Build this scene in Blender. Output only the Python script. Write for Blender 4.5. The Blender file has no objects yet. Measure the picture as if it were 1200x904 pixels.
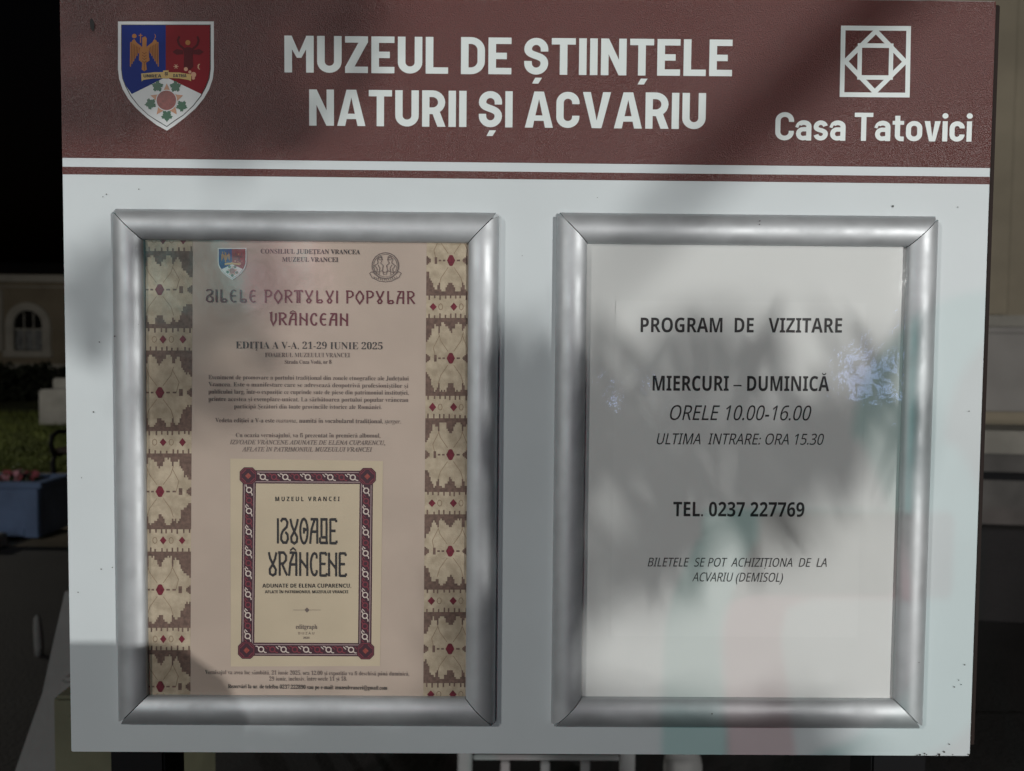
import bpy, bmesh, math, random
from mathutils import Vector, Matrix
from mathutils.geometry import delaunay_2d_cdt
random.seed(7)
S = bpy.context.scene
C = S.collection
R_ = math.radians

# ------------------------------------------------------------------ camera
EYE, DIST = 1.55, 0.68
F_PX, CX, CY = 906.0, 600.0, 452.0
YAW, PITCH, ROLL = -0.00815727, -0.04196807, 0.00901577
cy_, sy_, cp, sp, cr, sr = math.cos(YAW), math.sin(YAW), math.cos(PITCH), math.sin(PITCH), math.cos(ROLL), math.sin(ROLL)
ROT = Matrix(((1, 0, 0), (0, cp, sp), (0, -sp, cp))) @ Matrix(((cy_, sy_, 0), (-sy_, cy_, 0), (0, 0, 1)))
e_r, e_f, e_u = ROT.row[0], ROT.row[1], ROT.row[2]
right = cr * e_r + sr * e_u
up = cr * e_u - sr * e_r
CAM = Vector((0, -DIST, EYE))
cam = bpy.data.cameras.new('camera'); co = bpy.data.objects.new('camera', cam); C.objects.link(co)
m = Matrix.Identity(4)
for i in range(3):
    m[i][0], m[i][1], m[i][2], m[i][3] = right[i], up[i], -e_f[i], CAM[i]
co.matrix_world = m
cam.sensor_width = 36; cam.lens = F_PX / 1200 * 36; cam.clip_start = 0.02; cam.clip_end = 500
cam.dof.use_dof = True; cam.dof.focus_distance = 0.68; cam.dof.aperture_fstop = 7.0
S.camera = co

# ------------------------------------------------------------------ night sky, exposure
wd = bpy.data.worlds.new('World'); S.world = wd; wd.use_nodes = True
nt = wd.node_tree
sky = nt.nodes.new('ShaderNodeTexSky'); sky.sky_type = 'NISHITA'; sky.sun_disc = False
sky.sun_elevation = R_(-4); sky.sun_rotation = R_(200)
nt.links.new(sky.outputs[0], nt.nodes['Background'].inputs[0])
nt.nodes['Background'].inputs[1].default_value = 0.05
S.view_settings.view_transform = 'Standard'; S.view_settings.look = 'None'
S.view_settings.exposure = 0; S.view_settings.gamma = 1; S.view_settings.use_curve_mapping = False
S.cycles.max_bounces = 8; S.cycles.transparent_max_bounces = 16
S.cycles.use_denoising = True
S.cycles.sample_clamp_indirect = 4

# lamps: a white flood low on the right, a pair of coloured floods on a post to the left, plus an added soft fill
FLOOD = Vector((4.36, -6.71, 2.12))
TEAL = Vector((-2.84, -7.38, 2.4))
PINK = Vector((-2.44, -7.55, 2.4))
FILL = Vector((-7.0, -7.2, 5.2))
POWER = {'flood': 1600.0, 'teal': 195.0, 'pink': 240.0, 'street': 1180.0}  # the last one powers the added fill lamp

# ------------------------------------------------------------------ measuring helpers
def ray(px, py):
    return e_f + right * ((px - CX) / F_PX) - up * ((py - CY) / F_PX)
def W(px, py, Y):                       # point of the picture at world depth Y
    d = ray(px, py); t = (Y - CAM.y) / d.y
    return CAM + d * t
def bp(px, py, Y=0.0):                  # on the board's plane: (x, z)
    p = W(px, py, Y); return (p.x, p.z)
def G(px, py):                          # on the ground
    d = ray(px, py); t = -CAM.z / d.z
    return CAM + d * t

# ------------------------------------------------------------------ materials
def mat(name, col, rough=0.6, metal=0.0, spec=0.5, var=0.0, vscale=20, bump=0.0, bscale=200, bdist=0.001, detail=3, emit=None, es=1.0, col2=None, coat=0.0, stretch=None):
    m = bpy.data.materials.new(name); m.use_nodes = True
    n = m.node_tree.nodes; l = m.node_tree.links; b = n['Principled BSDF']
    b.inputs['Base Color'].default_value = (*col, 1); b.inputs['Roughness'].default_value = rough
    b.inputs['Metallic'].default_value = metal; b.inputs['Specular IOR Level'].default_value = spec
    b.inputs['Coat Weight'].default_value = coat
    tc = n.new('ShaderNodeTexCoord'); src = tc.outputs['Object']
    if stretch:
        mp = n.new('ShaderNodeMapping'); mp.inputs['Scale'].default_value = stretch
        l.new(src, mp.inputs['Vector']); src = mp.outputs[0]
    if var or col2:
        t = n.new('ShaderNodeTexNoise'); t.inputs['Scale'].default_value = vscale; t.inputs['Detail'].default_value = 6
        l.new(src, t.inputs['Vector'])
        r = n.new('ShaderNodeValToRGB'); r.color_ramp.elements[0].position = .35; r.color_ramp.elements[1].position = .65
        c2 = col2 or tuple(min(1, c * (1 + var)) for c in col); c1 = col if col2 else tuple(c * (1 - var) for c in col)
        r.color_ramp.elements[0].color = (*c1, 1); r.color_ramp.elements[1].color = (*c2, 1)
        l.new(t.outputs['Fac'], r.inputs[0]); l.new(r.outputs[0], b.inputs['Base Color'])
    if bump:
        t = n.new('ShaderNodeTexNoise'); t.inputs['Scale'].default_value = bscale; t.inputs['Detail'].default_value = detail
        l.new(src, t.inputs['Vector'])
        bu = n.new('ShaderNodeBump'); bu.inputs['Strength'].default_value = bump; bu.inputs['Distance'].default_value = bdist
        l.new(t.outputs['Fac'], bu.inputs['Height']); l.new(bu.outputs[0], b.inputs['Normal'])
    if emit:
        b.inputs['Emission Color'].default_value = (*emit, 1); b.inputs['Emission Strength'].default_value = es
    return m
def clear_plastic(name, rough, scale, strength, dist, ior=1.5):
    m = bpy.data.materials.new(name); m.use_nodes = True
    n = m.node_tree.nodes; l = m.node_tree.links; n.remove(n['Principled BSDF'])
    out = n['Material Output']; mix = n.new('ShaderNodeMixShader'); tr = n.new('ShaderNodeBsdfTransparent'); gl = n.new('ShaderNodeBsdfGlossy')
    tr.inputs[0].default_value = (.98, .985, .98, 1)
    gl.inputs['Roughness'].default_value = rough
    f0 = ((ior - 1) / (ior + 1)) ** 2; lw = n.new('ShaderNodeLayerWeight'); lw.inputs[0].default_value = .5; pw = n.new('ShaderNodeMath'); pw.operation = 'POWER'; pw.inputs[1].default_value = 5
    fr = n.new('ShaderNodeMath'); fr.operation = 'MULTIPLY_ADD'; fr.inputs[1].default_value = 1 - f0; fr.inputs[2].default_value = f0; l.new(lw.outputs['Facing'], pw.inputs[0]); l.new(pw.outputs[0], fr.inputs[0])
    tc = n.new('ShaderNodeTexCoord'); t = n.new('ShaderNodeTexNoise'); t.inputs['Scale'].default_value = scale; t.inputs['Detail'].default_value = 4
    bu = n.new('ShaderNodeBump'); bu.inputs['Strength'].default_value = strength; bu.inputs['Distance'].default_value = dist
    l.new(tc.outputs['Object'], t.inputs['Vector']); l.new(t.outputs['Fac'], bu.inputs['Height'])
    l.new(bu.outputs[0], gl.inputs['Normal']); l.new(bu.outputs[0], lw.inputs['Normal'])
    l.new(fr.outputs[0], mix.inputs[0]); l.new(tr.outputs[0], mix.inputs[1]); l.new(gl.outputs[0], mix.inputs[2]); l.new(mix.outputs[0], out.inputs[0])
    return m
M = {}
M['panel'] = mat('panel', (.57, .62, .637), .5, spec=.28, var=.025, vscale=9, bump=.12, bscale=1400, bdist=.0003)
M['header'] = mat('header', (.084, .0140, .0105), .36, spec=.62, var=.2, vscale=900, bump=1.0, bscale=1000, bdist=.0008)
M['vinyl'] = mat('vinyl', (.66, .72, .71), .45, bump=.06, bscale=900, bdist=.0003)
M['alu'] = mat('alu', (.49, .51, .525), .55, metal=.62, var=.04, vscale=60, bump=.05, bscale=1500, bdist=.0002)
nn = M['alu'].node_tree; tn = nn.nodes.new('ShaderNodeTexNoise'); tn.inputs['Scale'].default_value = 38; tn.inputs['Detail'].default_value = 5
mr = nn.nodes.new('ShaderNodeMapRange'); mr.inputs['From Min'].default_value = .3; mr.inputs['From Max'].default_value = .7; mr.inputs['To Min'].default_value = .47; mr.inputs['To Max'].default_value = .64
nn.links.new(nn.nodes['Texture Coordinate'].outputs['Object'], tn.inputs['Vector']); nn.links.new(tn.outputs['Fac'], mr.inputs['Value']); nn.links.new(mr.outputs[0], nn.nodes['Principled BSDF'].inputs['Roughness'])
M['black_metal'] = mat('black_metal', (.008, .008, .009), .7, spec=.1)
M['dark_brown'] = mat('dark_brown', (.022, .014, .012), .7, spec=.15)
M['dark'] = mat('dark', (.012, .012, .012), .7)
M['grime'] = mat('grime', (.05, .045, .04), .8)
M['paper_tan'] = mat('paper_tan', (.40, .322, .272), .6, var=.05, vscale=14, bump=.25, bscale=18, bdist=.004)
M['paper_cream'] = mat('paper_cream', (.45, .375, .275), .6, var=.04, vscale=20, bump=.2, bscale=18, bdist=.004)
M['paper_white'] = mat('paper_white', (.635, .645, .64), .6, var=.015, vscale=8, bump=.12, bscale=10, bdist=.004)
M['paper_white2'] = mat('paper_white2', (.655, .665, .66), .6, var=.012, vscale=8, bump=.12, bscale=10, bdist=.004)
M['cloth'] = mat('cloth', (.33, .27, .195), .8, vscale=130, col2=(.45, .375, .28), bump=.4, bscale=900, bdist=.001)
M['cloth_brown'] = mat('cloth_brown', (.13, .082, .066), .8, var=.25, vscale=300)
M['cloth_red'] = mat('cloth_red', (.13, .008, .022), .7, var=.25, vscale=400)
M['cloth_dim'] = mat('cloth_dim', (.22, .155, .10), .8, var=.2, vscale=300)
M['ink'] = mat('ink', (.022, .020, .022), .6)
M['ink_soft'] = mat('ink_soft', (.125, .097, .09), .6)
M['ink_red'] = mat('ink_red', (.10, .018, .030), .6)
M['ink_grey'] = mat('ink_grey', (.03, .03, .032), .6)
M['border'] = mat('border', (.045, .014, .024), .6)
M['border_line'] = mat('border_line', (.30, .22, .22), .6)
M['border_white'] = mat('border_white', (.52, .44, .40), .6)
M['border_red'] = mat('border_red', (.17, .03, .045), .6)
M['c_white'] = mat('c_white', (.62, .64, .64), .4)
M['c_blue'] = mat('c_blue', (.008, .026, .20), .55, spec=.15)
M['c_red'] = mat('c_red', (.21, .010, .017), .55, spec=.15)
M['c_gold'] = mat('c_gold', (.40, .17, .05), .55, spec=.2)
M['c_yellow'] = mat('c_yellow', (.50, .33, .08), .45)
M['c_maroon'] = mat('c_maroon', (.085, .008, .012), .55, spec=.15)
M['c_brick'] = mat('c_brick', (.25, .055, .045), .45, var=.2, vscale=500)
M['c_peach'] = mat('c_peach', (.50, .25, .14), .45)
M['c_green'] = mat('c_green', (.015, .10, .045), .45)
M['cover'] = clear_plastic('cover', .2, 16, .22, .004, 1.19)
M['cover2'] = clear_plastic('cover2', .06, 26, .24, .003)

# ------------------------------------------------------------------ object helpers
def tag(o, label=None, cat=None, group=None, kind=None):
    for k, v in (('label', label), ('category', cat), ('group', group), ('kind', kind)):
        if v: o[k] = v
    return o
WL = {}
def thing(name, label, cat, loc=(0, 0, 0), group=None):
    o = bpy.data.objects.new(name, None); C.objects.link(o); o.location = loc; o.empty_display_size = .1
    WL[o.name] = Vector(loc)
    return tag(o, label, cat, group)
def link(name, me, m, parent=None):     # mesh in world coordinates, kept under its parent
    for mm in (m if isinstance(m, (list, tuple)) else [m]): me.materials.append(M[mm] if isinstance(mm, str) else mm)
    o = bpy.data.objects.new(name, me); C.objects.link(o)
    if parent is not None:
        o.parent = parent; w = WL[parent.name]; o.matrix_parent_inverse = Matrix.Translation(-w); WL[o.name] = Vector((0, 0, 0))
    else:
        WL[o.name] = Vector((0, 0, 0))
    return o
def mesh(name, v, f, m, parent=None, smooth=False, mi=None):
    me = bpy.data.meshes.new(name); me.from_pydata([tuple(p) for p in v], [], f); me.update()
    if mi: me.polygons.foreach_set('material_index', mi)
    if smooth: me.polygons.foreach_set('use_smooth', [True] * len(me.polygons))
    return link(name, me, m, parent)
class MB:
    def __init__(s): s.v = []; s.f = []
    def add(s, v, f):
        b = len(s.v); s.v += [Vector(p) for p in v]; s.f += [[i + b for i in q] for q in f]; return s
    def box(s, a, b):
        x0, y0, z0 = a; x1, y1, z1 = b
        return s.add([(x0, y0, z0), (x1, y0, z0), (x1, y1, z0), (x0, y1, z0), (x0, y0, z1), (x1, y0, z1), (x1, y1, z1), (x0, y1, z1)],
                     [(0, 3, 2, 1), (4, 5, 6, 7), (0, 1, 5, 4), (1, 2, 6, 5), (2, 3, 7, 6), (3, 0, 4, 7)])
    def tube(s, pts, rad, n=10, cap=True):
        pts = [Vector(p) for p in pts]; rad = rad if isinstance(rad, (list, tuple)) else [rad] * len(pts)
        vs = []; fs = []
        for i, p in enumerate(pts):
            d = (pts[min(i + 1, len(pts) - 1)] - pts[max(i - 1, 0)]).normalized()
            a = d.orthogonal().normalized() if i == 0 else (a - d * a.dot(d)).normalized()
            b = d.cross(a)
            for k in range(n):
                t = 2 * math.pi * k / n; vs.append(p + (a * math.cos(t) + b * math.sin(t)) * rad[i])
        for i in range(len(pts) - 1):
            for k in range(n):
                fs.append((i * n + k, i * n + (k + 1) % n, (i + 1) * n + (k + 1) % n, (i + 1) * n + k))
        if cap: fs += [tuple(range(n))[::-1], tuple(range((len(pts) - 1) * n, len(pts) * n))]
        return s.add(vs, fs)
    def prism(s, poly, y0, y1):         # (x, z) outline pushed through y
        n = len(poly)
        return s.add([(x, y0, z) for x, z in poly] + [(x, y1, z) for x, z in poly],
                     [tuple(range(n)), tuple(range(n, 2 * n))[::-1]] + [(i, i + n, (i + 1) % n + n, (i + 1) % n) for i in range(n)])
    def build(s, name, m, parent=None, bevel=0, smooth=False, seg=2):
        me = bpy.data.meshes.new(name); me.from_pydata([tuple(p) for p in s.v], [], s.f)
        bm = bmesh.new(); bm.from_mesh(me); bmesh.ops.recalc_face_normals(bm, faces=bm.faces)
        if bevel:
            es = [e for e in bm.edges if len(e.link_faces) == 2 and e.calc_face_angle(0) > .5]
            bmesh.ops.bevel(bm, geom=es, offset=bevel, segments=seg, affect='EDGES', clamp_overlap=True)
        bm.to_mesh(me); bm.free()
        if smooth: me.polygons.foreach_set('use_smooth', [True] * len(me.polygons))
        return link(name, me, m, parent)

def union2d(polys, eps=1e-7):           # clean, non-overlapping faces of a set of flat polygons
    vs = []; fs = []
    for p in polys:
        if len(p) < 3: continue
        b = len(vs); vs += [Vector(q) * 1000 for q in p]; fs.append(list(range(b, b + len(p))))
    v, e, f, *_ = delaunay_2d_cdt(vs, [], fs, 0, 1e-4)
    P = [([vs[k] for k in q], min(vs[k].x for k in q), max(vs[k].x for k in q), min(vs[k].y for k in q), max(vs[k].y for k in q)) for q in fs]
    def covered(c):
        for q, a, b, lo, hi in P:
            if a <= c.x <= b and lo <= c.y <= hi:
                ins = False; j = len(q) - 1
                for i in range(len(q)):
                    if (q[i].y > c.y) != (q[j].y > c.y) and c.x < (q[j].x - q[i].x) * (c.y - q[i].y) / (q[j].y - q[i].y) + q[i].x: ins = not ins
                    j = i
                if ins: return True
        return False
    return [Vector(q) / 1000 for q in v], [list(q) for q in f if covered(sum((v[k] for k in q), Vector((0, 0))) / len(q))]
def flat(name, polys, y, m, parent, uni=True):
    if uni: v, f = union2d(polys)
    else:
        v = []; f = []
        for p in polys:
            b = len(v); v += [Vector(q) for q in p]; f.append(list(range(b, b + len(p))))
    me = bpy.data.meshes.new(name); me.from_pydata([(q[0], y, q[1]) for q in v], [], f)
    bm = bmesh.new(); bm.from_mesh(me)
    for fc in bm.faces:
        fc.normal_update()
        if fc.normal.y > 0: fc.normal_flip()
    bm.to_mesh(me); bm.free()
    return link(name, me, m, parent)
def ribbon(pts, w, closed=False):       # a pen stroke as quads
    p = [Vector(q) for q in pts]; out = []; L = []; Rr = []; n = len(p)
    for i in range(n):
        if closed: a, b = p[(i - 1) % n], p[(i + 1) % n]
        else: a, b = p[max(i - 1, 0)], p[min(i + 1, n - 1)]
        d1 = (p[i] - a).normalized() if (p[i] - a).length > 1e-9 else (b - p[i]).normalized()
        d2 = (b - p[i]).normalized() if (b - p[i]).length > 1e-9 else d1
        t = (d1 + d2); t = t.normalized() if t.length > 1e-6 else d1
        nn = Vector((-t.y, t.x)); k = max(.45, nn.dot(Vector((-d1.y, d1.x))))
        L.append(p[i] + nn * (w / 2 / k)); Rr.append(p[i] - nn * (w / 2 / k))
    for i in range(n if closed else n - 1):
        j = (i + 1) % n; out.append([L[i], L[j], Rr[j], Rr[i]])
    return out
def arc(cx, cz, rx, rz, a0, a1, n=10):
    return [(cx + rx * math.cos(R_(a0 + (a1 - a0) * i / n)), cz + rz * math.sin(R_(a0 + (a1 - a0) * i / n))) for i in range(n + 1)]
def bez(p0, p1, p2, p3, n=10):
    o = []
    for i in range(n + 1):
        t = i / n; u = 1 - t
        o.append(tuple(u**3 * p0[k] + 3 * u*u*t * p1[k] + 3 * u*t*t * p2[k] + t**3 * p3[k] for k in (0, 1)))
    return o
def rect(x0, z0, x1, z1): return [(x0, z0), (x1, z0), (x1, z1), (x0, z1)]
def pxrect(x0, y0, x1, y1):             # a true rectangle from two picture corners
    a = bp(x0, y0); b = bp(x1, y1); return rect(a[0], b[1], b[0], a[1])

# ------------------------------------------------------------------ lettering made of strokes (round-cornered condensed sans)
def sans(ch, w):
    h = w / 2; t = w * .92; q = t / 2
    if ch == 'I': return w, [rect(0, 0, w, 1)]
    if ch == 'L': return .56, [rect(0, 0, w, 1), rect(0, 0, .56, t)]
    if ch == 'E': return .575, [rect(0, 0, w, 1), rect(0, 0, .575, t), rect(0, 1 - t, .575, 1), rect(0, .5 - q, .46, .5 + q)]
    if ch == 'T': return .60, [rect(0, 1 - t, .60, 1), rect(.3 - h, 0, .3 + h, 1)]
    if ch == 'Z': return .57, [rect(0, 1 - t, .57, 1), rect(0, 0, .57, t), [(0, t * .9), (w * 1.2, t * .9), (.57, 1 - t * .9), (.57 - w * 1.2, 1 - t * .9)]]
    if ch == 'U':
        W_ = .61; r = W_ / 2 - h
        return W_, ribbon([(h, 1), (h, r + h)] + arc(W_ / 2, r + h, r, r, 180, 360, 14) + [(W_ - h, 1)], w)
    if ch == 'D':
        W_ = .60; r = .26
        return W_, [rect(0, 0, w, 1)] + ribbon([(0, 1 - q), (W_ - h - r, 1 - q)] + arc(W_ - h - r, 1 - q - r, r, r, 90, 0, 8) + [(W_ - h, q + r)] + arc(W_ - h - r, q + r, r, r, 0, -90, 8) + [(0, q)], w * .97)
    if ch == 'M':
        W_ = .73
        return W_, [rect(0, 0, w, 1), rect(W_ - w, 0, W_, 1), [(0, 1), (w * .95, 1), (W_ / 2 + w * .3, .40), (W_ / 2 - w * .3, .40)], [(W_, 1), (W_ - w * .95, 1), (W_ / 2 - w * .3, .40), (W_ / 2 + w * .3, .40)]]
    if ch == 'N':
        W_ = .64
        return W_, [rect(0, 0, w, 1), rect(W_ - w, 0, W_, 1), [(0, 1), (w * 1.02, 1), (W_, 0), (W_ - w * 1.02, 0)]]
    if ch in 'AV':
        W_ = .73
        P = [[(0, 0), (w * 1.08, 0), (W_ / 2 + .002, .80), (W_ / 2 + .002, 1), (W_ / 2 - w * .66, 1)], [(W_, 0), (W_ - w * 1.08, 0), (W_ / 2 - .002, .80), (W_ / 2 - .002, 1), (W_ / 2 + w * .66, 1)]]
        if ch == 'V': return W_, [[(x, 1 - z) for x, z in p] for p in P]
        return W_, P + [rect(.16, .19, W_ - .16, .19 + t * .85)]
    if ch == 'R':
        W_ = .60; mid = .44; r = (1 - q - mid) / 2
        return W_, [rect(0, 0, w, 1)] + ribbon([(0, 1 - q), (W_ - h - r, 1 - q)] + arc(W_ - h - r, 1 - q - r, r, r, 90, -90, 12) + [(0, mid)], w * .97) + [[(W_ * .40, mid), (W_ * .40 + w * 1.1, mid), (W_ + .01, 0), (W_ + .01 - w * 1.12, 0)]]
    if ch == 'C':
        W_ = .60; r = W_ / 2 - h
        return W_, ribbon([(W_ - h, .66), (W_ - h, 1 - h - r)] + arc(W_ / 2, 1 - h - r, r, r, 0, 180, 14) + [(h, h + r)] + arc(W_ / 2, h + r, r, r, 180, 360, 14) + [(W_ - h, .34)], w)
    if ch == 'S':
        W_ = .60; rx = W_ / 2 - h; rz = .215
        return W_, ribbon([(W_ - h, .63)] + arc(W_ / 2, 1 - h - rz, rx, rz, 0, 180, 14) + bez((h, 1 - h - rz), (h, .48), (W_ - h, .56), (W_ - h, h + rz), 12)[1:] + arc(W_ / 2, h + rz, rx, rz, 0, -180, 14)[1:] + [(h, .37)], w)
    x = .72                              # lower case
    if ch == 'a':
        W_ = .50; r = W_ / 2 - h
        return W_, [rect(W_ - w, 0, W_, x * .62)] + ribbon([(h + .02, x - .2)] + arc(W_ / 2, x - h - r * .8, r, r * .8, 170, 0, 10) + [(W_ - h, .2)], w) + ribbon([(W_ - h, .40), (W_ / 2, .40)] + arc(W_ / 2 - .02, .40 - (.40 - h) / 2, r - .02, (.40 - h) / 2, 90, 270, 10) + [(W_ - h - .05, h + .02), (W_ - h, .14)], w * .93)
    if ch == 's':
        W_ = .47; rx = W_ / 2 - h; rz = .155
        return W_, ribbon(arc(W_ / 2, x - h - rz, rx, rz, 12, 180, 10) + bez((h, x - h - rz), (h, .34), (W_ - h, .40), (W_ - h, h + rz), 10)[1:] + arc(W_ / 2, h + rz, rx, rz, 0, -168, 10)[1:], w * .95)
    if ch == 'o':
        W_ = .53; rx = W_ / 2 - h
        return W_, ribbon(arc(W_ / 2, x - h - rx, rx, rx, 0, 180, 10) + arc(W_ / 2, h + rx, rx, rx, 180, 360, 10), w, True)
    if ch == 'c':
        W_ = .49; r = W_ / 2 - h
        return W_, ribbon([(W_ - h, x - .25)] + arc(W_ / 2, x - h - r, r, r, 0, 180, 10) + arc(W_ / 2, h + r, r, r, 180, 360, 10) + [(W_ - h, .25)], w)
    if ch == 't': return .37, [rect(.0, x - t * .9, .37, x)] + ribbon([(.08 + h, .90), (.08 + h, .17 + h)] + arc(.08 + h + .12, .12 + h, .12, .12, 180, 270, 6) + [(.37, h)], w)
    if ch == 'v': return .52, [[(0, x), (w * 1.1, x), (.26, .16), (.26, 0), (.26 - w * .6, 0)], [(.52, x), (.52 - w * 1.1, x), (.26, .16), (.26, 0), (.26 + w * .6, 0)]]
    if ch == 'i': return w, [rect(0, 0, w, x), arc(h, .91, h * 1.2, h * 1.2, 0, 330, 11)]
    return .3, []
BASE = {'Ș': ('S', ','), 'Ț': ('T', ','), 'Â': ('A', '^'), 'Ă': ('A', 'u')}
def stroke_text(s, fn, gap=.085, space=.26):
    x = 0; polys = []; xm = 0
    for ch in s:
        if ch == ' ': x += space; continue
        b, mark = BASE.get(ch, (ch, None))
        w, ps = fn(b); polys += [[(px + x, pz) for px, pz in p] for p in ps]; c = x + w / 2
        if mark == ',': polys.append([(c - .02, -.085), (c + .15, -.085), (c + .06, -.245), (c - .10, -.245)])
        if mark == '^': polys += ribbon([(c - .16, 1.06), (c, 1.17), (c + .16, 1.06)], .07)
        xm = x + w; x += w + gap
    return polys, xm
def fit(polys, xm, x0, x1, ybase, ytop, tilt=0.0):   # place between two picture columns on a baseline
    a = bp(x0, ybase); b = bp(x1, ybase + tilt); t = bp(x0, ytop); H = t[1] - a[1]
    return [[(a[0] + (b[0] - a[0]) * q[0] / xm, a[1] + (b[1] - a[1]) * q[0] / xm + q[1] * H) for q in p] for p in polys]

# ------------------------------------------------------------------ printed lettering set with the program's own vector font
STY = {'SB': (0x1D5D4, 0x1D5EE, 0x1D7EC), 'S': (0x1D5A0, 0x1D5BA, 0x1D7E2), 'RB': (0x1D400, 0x1D41A, 0x1D7CE), 'R': (0x1D400, 0x1D41A, 0x1D7CE), 'I': (0x1D434, 0x1D44E, None)}
PLAIN = {'ă': ('a', 'u'), 'â': ('a', '^'), 'î': ('i', '^'), 'ș': ('s', ','), 'ț': ('t', ','), 'Ș': ('S', ','), 'Ț': ('T', ','), 'Ă': ('A', 'u'), 'Â': ('A', '^'), 'Î': ('I', '^')}
JOBS = []
def conv(s, sty):
    o = ''; cur = sty
    for c in s:
        if c == '_': cur = 'I' if cur != 'I' else sty; continue
        c = PLAIN.get(c, (c,))[0]; U, L, D = STY[cur]
        if 'A' <= c <= 'Z': o += chr(U + ord(c) - 65)
        elif 'a' <= c <= 'z': o += '\u210e' if (L == 0x1D44E and c == 'h') else chr(L + ord(c) - 97)
        elif '0' <= c <= '9' and D: o += chr(D + ord(c) - 48)
        else: o += c
    return o
def printed(name, s, sty, x0, x1, base, cap, y, m, parent, off=0.0, shear=0.0, tilt=0.0):
    JOBS.append(dict(name=name, s=s, sty=sty, x0=x0, x1=x1, base=base, cap=cap, y=y, m=m, parent=parent, off=off, shear=shear, tilt=tilt))
def run_jobs():
    tmp = []
    def T(body, off):
        t = bpy.data.curves.new('t', 'FONT'); t.body = body; t.offset = off; t.resolution_u = 3
        o = bpy.data.objects.new('t', t); C.objects.link(o); tmp.append(o); return o
    for j in JOBS:
        j['o'] = T(conv(j['s'], j['sty']), j['off']); j['marks'] = []
        clean = j['s'].replace('_', '')
        for i, c in enumerate(clean):
            if c in PLAIN:
                pre = clean[:i]
                j['marks'].append((PLAIN[c][1], c.isupper(), T(conv(pre.replace(' ', 'n') + PLAIN[c][0], j['sty']), 0), T(conv(PLAIN[c][0], j['sty']), 0), pre, T(conv(pre + PLAIN[c][0], j['sty']), 0)))
    bpy.context.view_layer.update(); dg = bpy.context.evaluated_depsgraph_get()
    def get(o):
        e = o.evaluated_get(dg); me = e.to_mesh(); v = [x.co.copy() for x in me.vertices]; f = [list(p.vertices) for p in me.polygons]; e.to_mesh_clear(); return v, f
    for j in JOBS:
        v, f = get(j['o']); xmin = min(p.x for p in v); xmax = max(p.x for p in v)
        for mk, upc, _a, one, pre, full in j['marks']:
            fx = max(p.x for p in get(full)[0]); ov = get(one)[0]; ow = max(p.x for p in ov) - min(p.x for p in ov)
            c = fx - ow / 2; top = .80 if upc else .60
            if mk == ',': ps = [[(c - .02, -.07), (c + .07, -.07), (c + .02, -.20), (c - .05, -.20)]]
            elif mk == '^': ps = ribbon([(c - .12, top), (c, top + .11), (c + .12, top)], .05)
            else: ps = ribbon(arc(c, top + .08, .12, .09, 190, 350, 6), .05)
            for p in ps:
                b = len(v); v += [Vector((q[0], q[1], 0)) for q in p]; f.append(list(range(b, b + len(p))))
        a = bp(j['x0'], j['base']); b = bp(j['x1'], j['base'] + j['tilt']); H = bp(j['x0'], j['base'] - j['cap'])[1] - a[1]
        k = H / .714; sx = (b[0] - a[0]) / (xmax - xmin)
        vv = []
        for p in v:
            u = (p.x - xmin) / (xmax - xmin)
            vv.append((a[0] + (p.x - xmin) * sx + p.y * k * j['shear'] - .35 * H * j['shear'], j['y'], a[1] + (b[1] - a[1]) * u + p.y * k))
        mesh(j['name'], vv, f, j['m'], j['parent'])
    for o in tmp:
        d = o.data; bpy.data.objects.remove(o); bpy.data.curves.remove(d)

# ================================================================== SETTING
M['asphalt'] = mat('asphalt', (.008, .0077, .008), .85, var=.3, vscale=2.5, bump=.5, bscale=60, bdist=.01)
M['lawn'] = mat('lawn', (.045, .056, .013), .9, var=.5, vscale=1.2, bump=.6, bscale=40, bdist=.03)
M['sand'] = mat('sand', (.21, .175, .12), .9, var=.25, vscale=3, bump=.4, bscale=50, bdist=.01)
M['kerb'] = mat('kerb', (.30, .30, .29), .8, var=.15, vscale=6, bump=.3, bscale=60, bdist=.005)
M['wall_far'] = mat('wall_far', (.30, .255, .19), .9, var=.12, vscale=.8, bump=.3, bscale=8, bdist=.02)
M['trim_far'] = mat('trim_far', (.52, .50, .45), .85, var=.1, vscale=2)
M['glass_far'] = mat('glass_far', (.01, .011, .012), .15, var=.3, vscale=2)
M['curtain'] = mat('curtain', (.26, .27, .28), .9, var=.3, vscale=6)
M['roof'] = mat('roof', (.03, .022, .02), .9, var=.3, vscale=3)
M['plaster'] = mat('plaster', (.195, .168, .122), .9, var=.12, vscale=2.2, bump=.3, bscale=30, bdist=.006)
M['plinth'] = mat('plinth', (.2, .19, .178), .9, var=.10, vscale=3, bump=.3, bscale=40, bdist=.005)
M['ledge'] = mat('ledge', (.2, .19, .165), .85, var=.15, vscale=5, bump=.3, bscale=50, bdist=.004)
M['base_dark'] = mat('base_dark', (.085, .08, .075), .9, var=.25, vscale=4, bump=.4, bscale=40, bdist=.006)
M['white_stone'] = mat('white_stone', (.25, .25, .24), .8, var=.12, vscale=4, bump=.2, bscale=30, bdist=.006)
M['blue'] = mat('blue', (.09, .14, .25), .55, var=.15, vscale=5)
M['soil'] = mat('soil', (.02, .014, .01), .95)
M['petal'] = mat('petal', (.26, .05, .065), .7, var=.3, vscale=20)
M['petal2'] = mat('petal2', (.48, .22, .26), .7)
M['leaf'] = mat('leaf', (.03, .055, .016), .6, var=.4, vscale=14)
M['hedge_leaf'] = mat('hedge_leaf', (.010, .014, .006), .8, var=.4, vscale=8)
M['bark'] = mat('bark', (.06, .045, .03), .9, bump=.5, bscale=60, bdist=.004)
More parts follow.
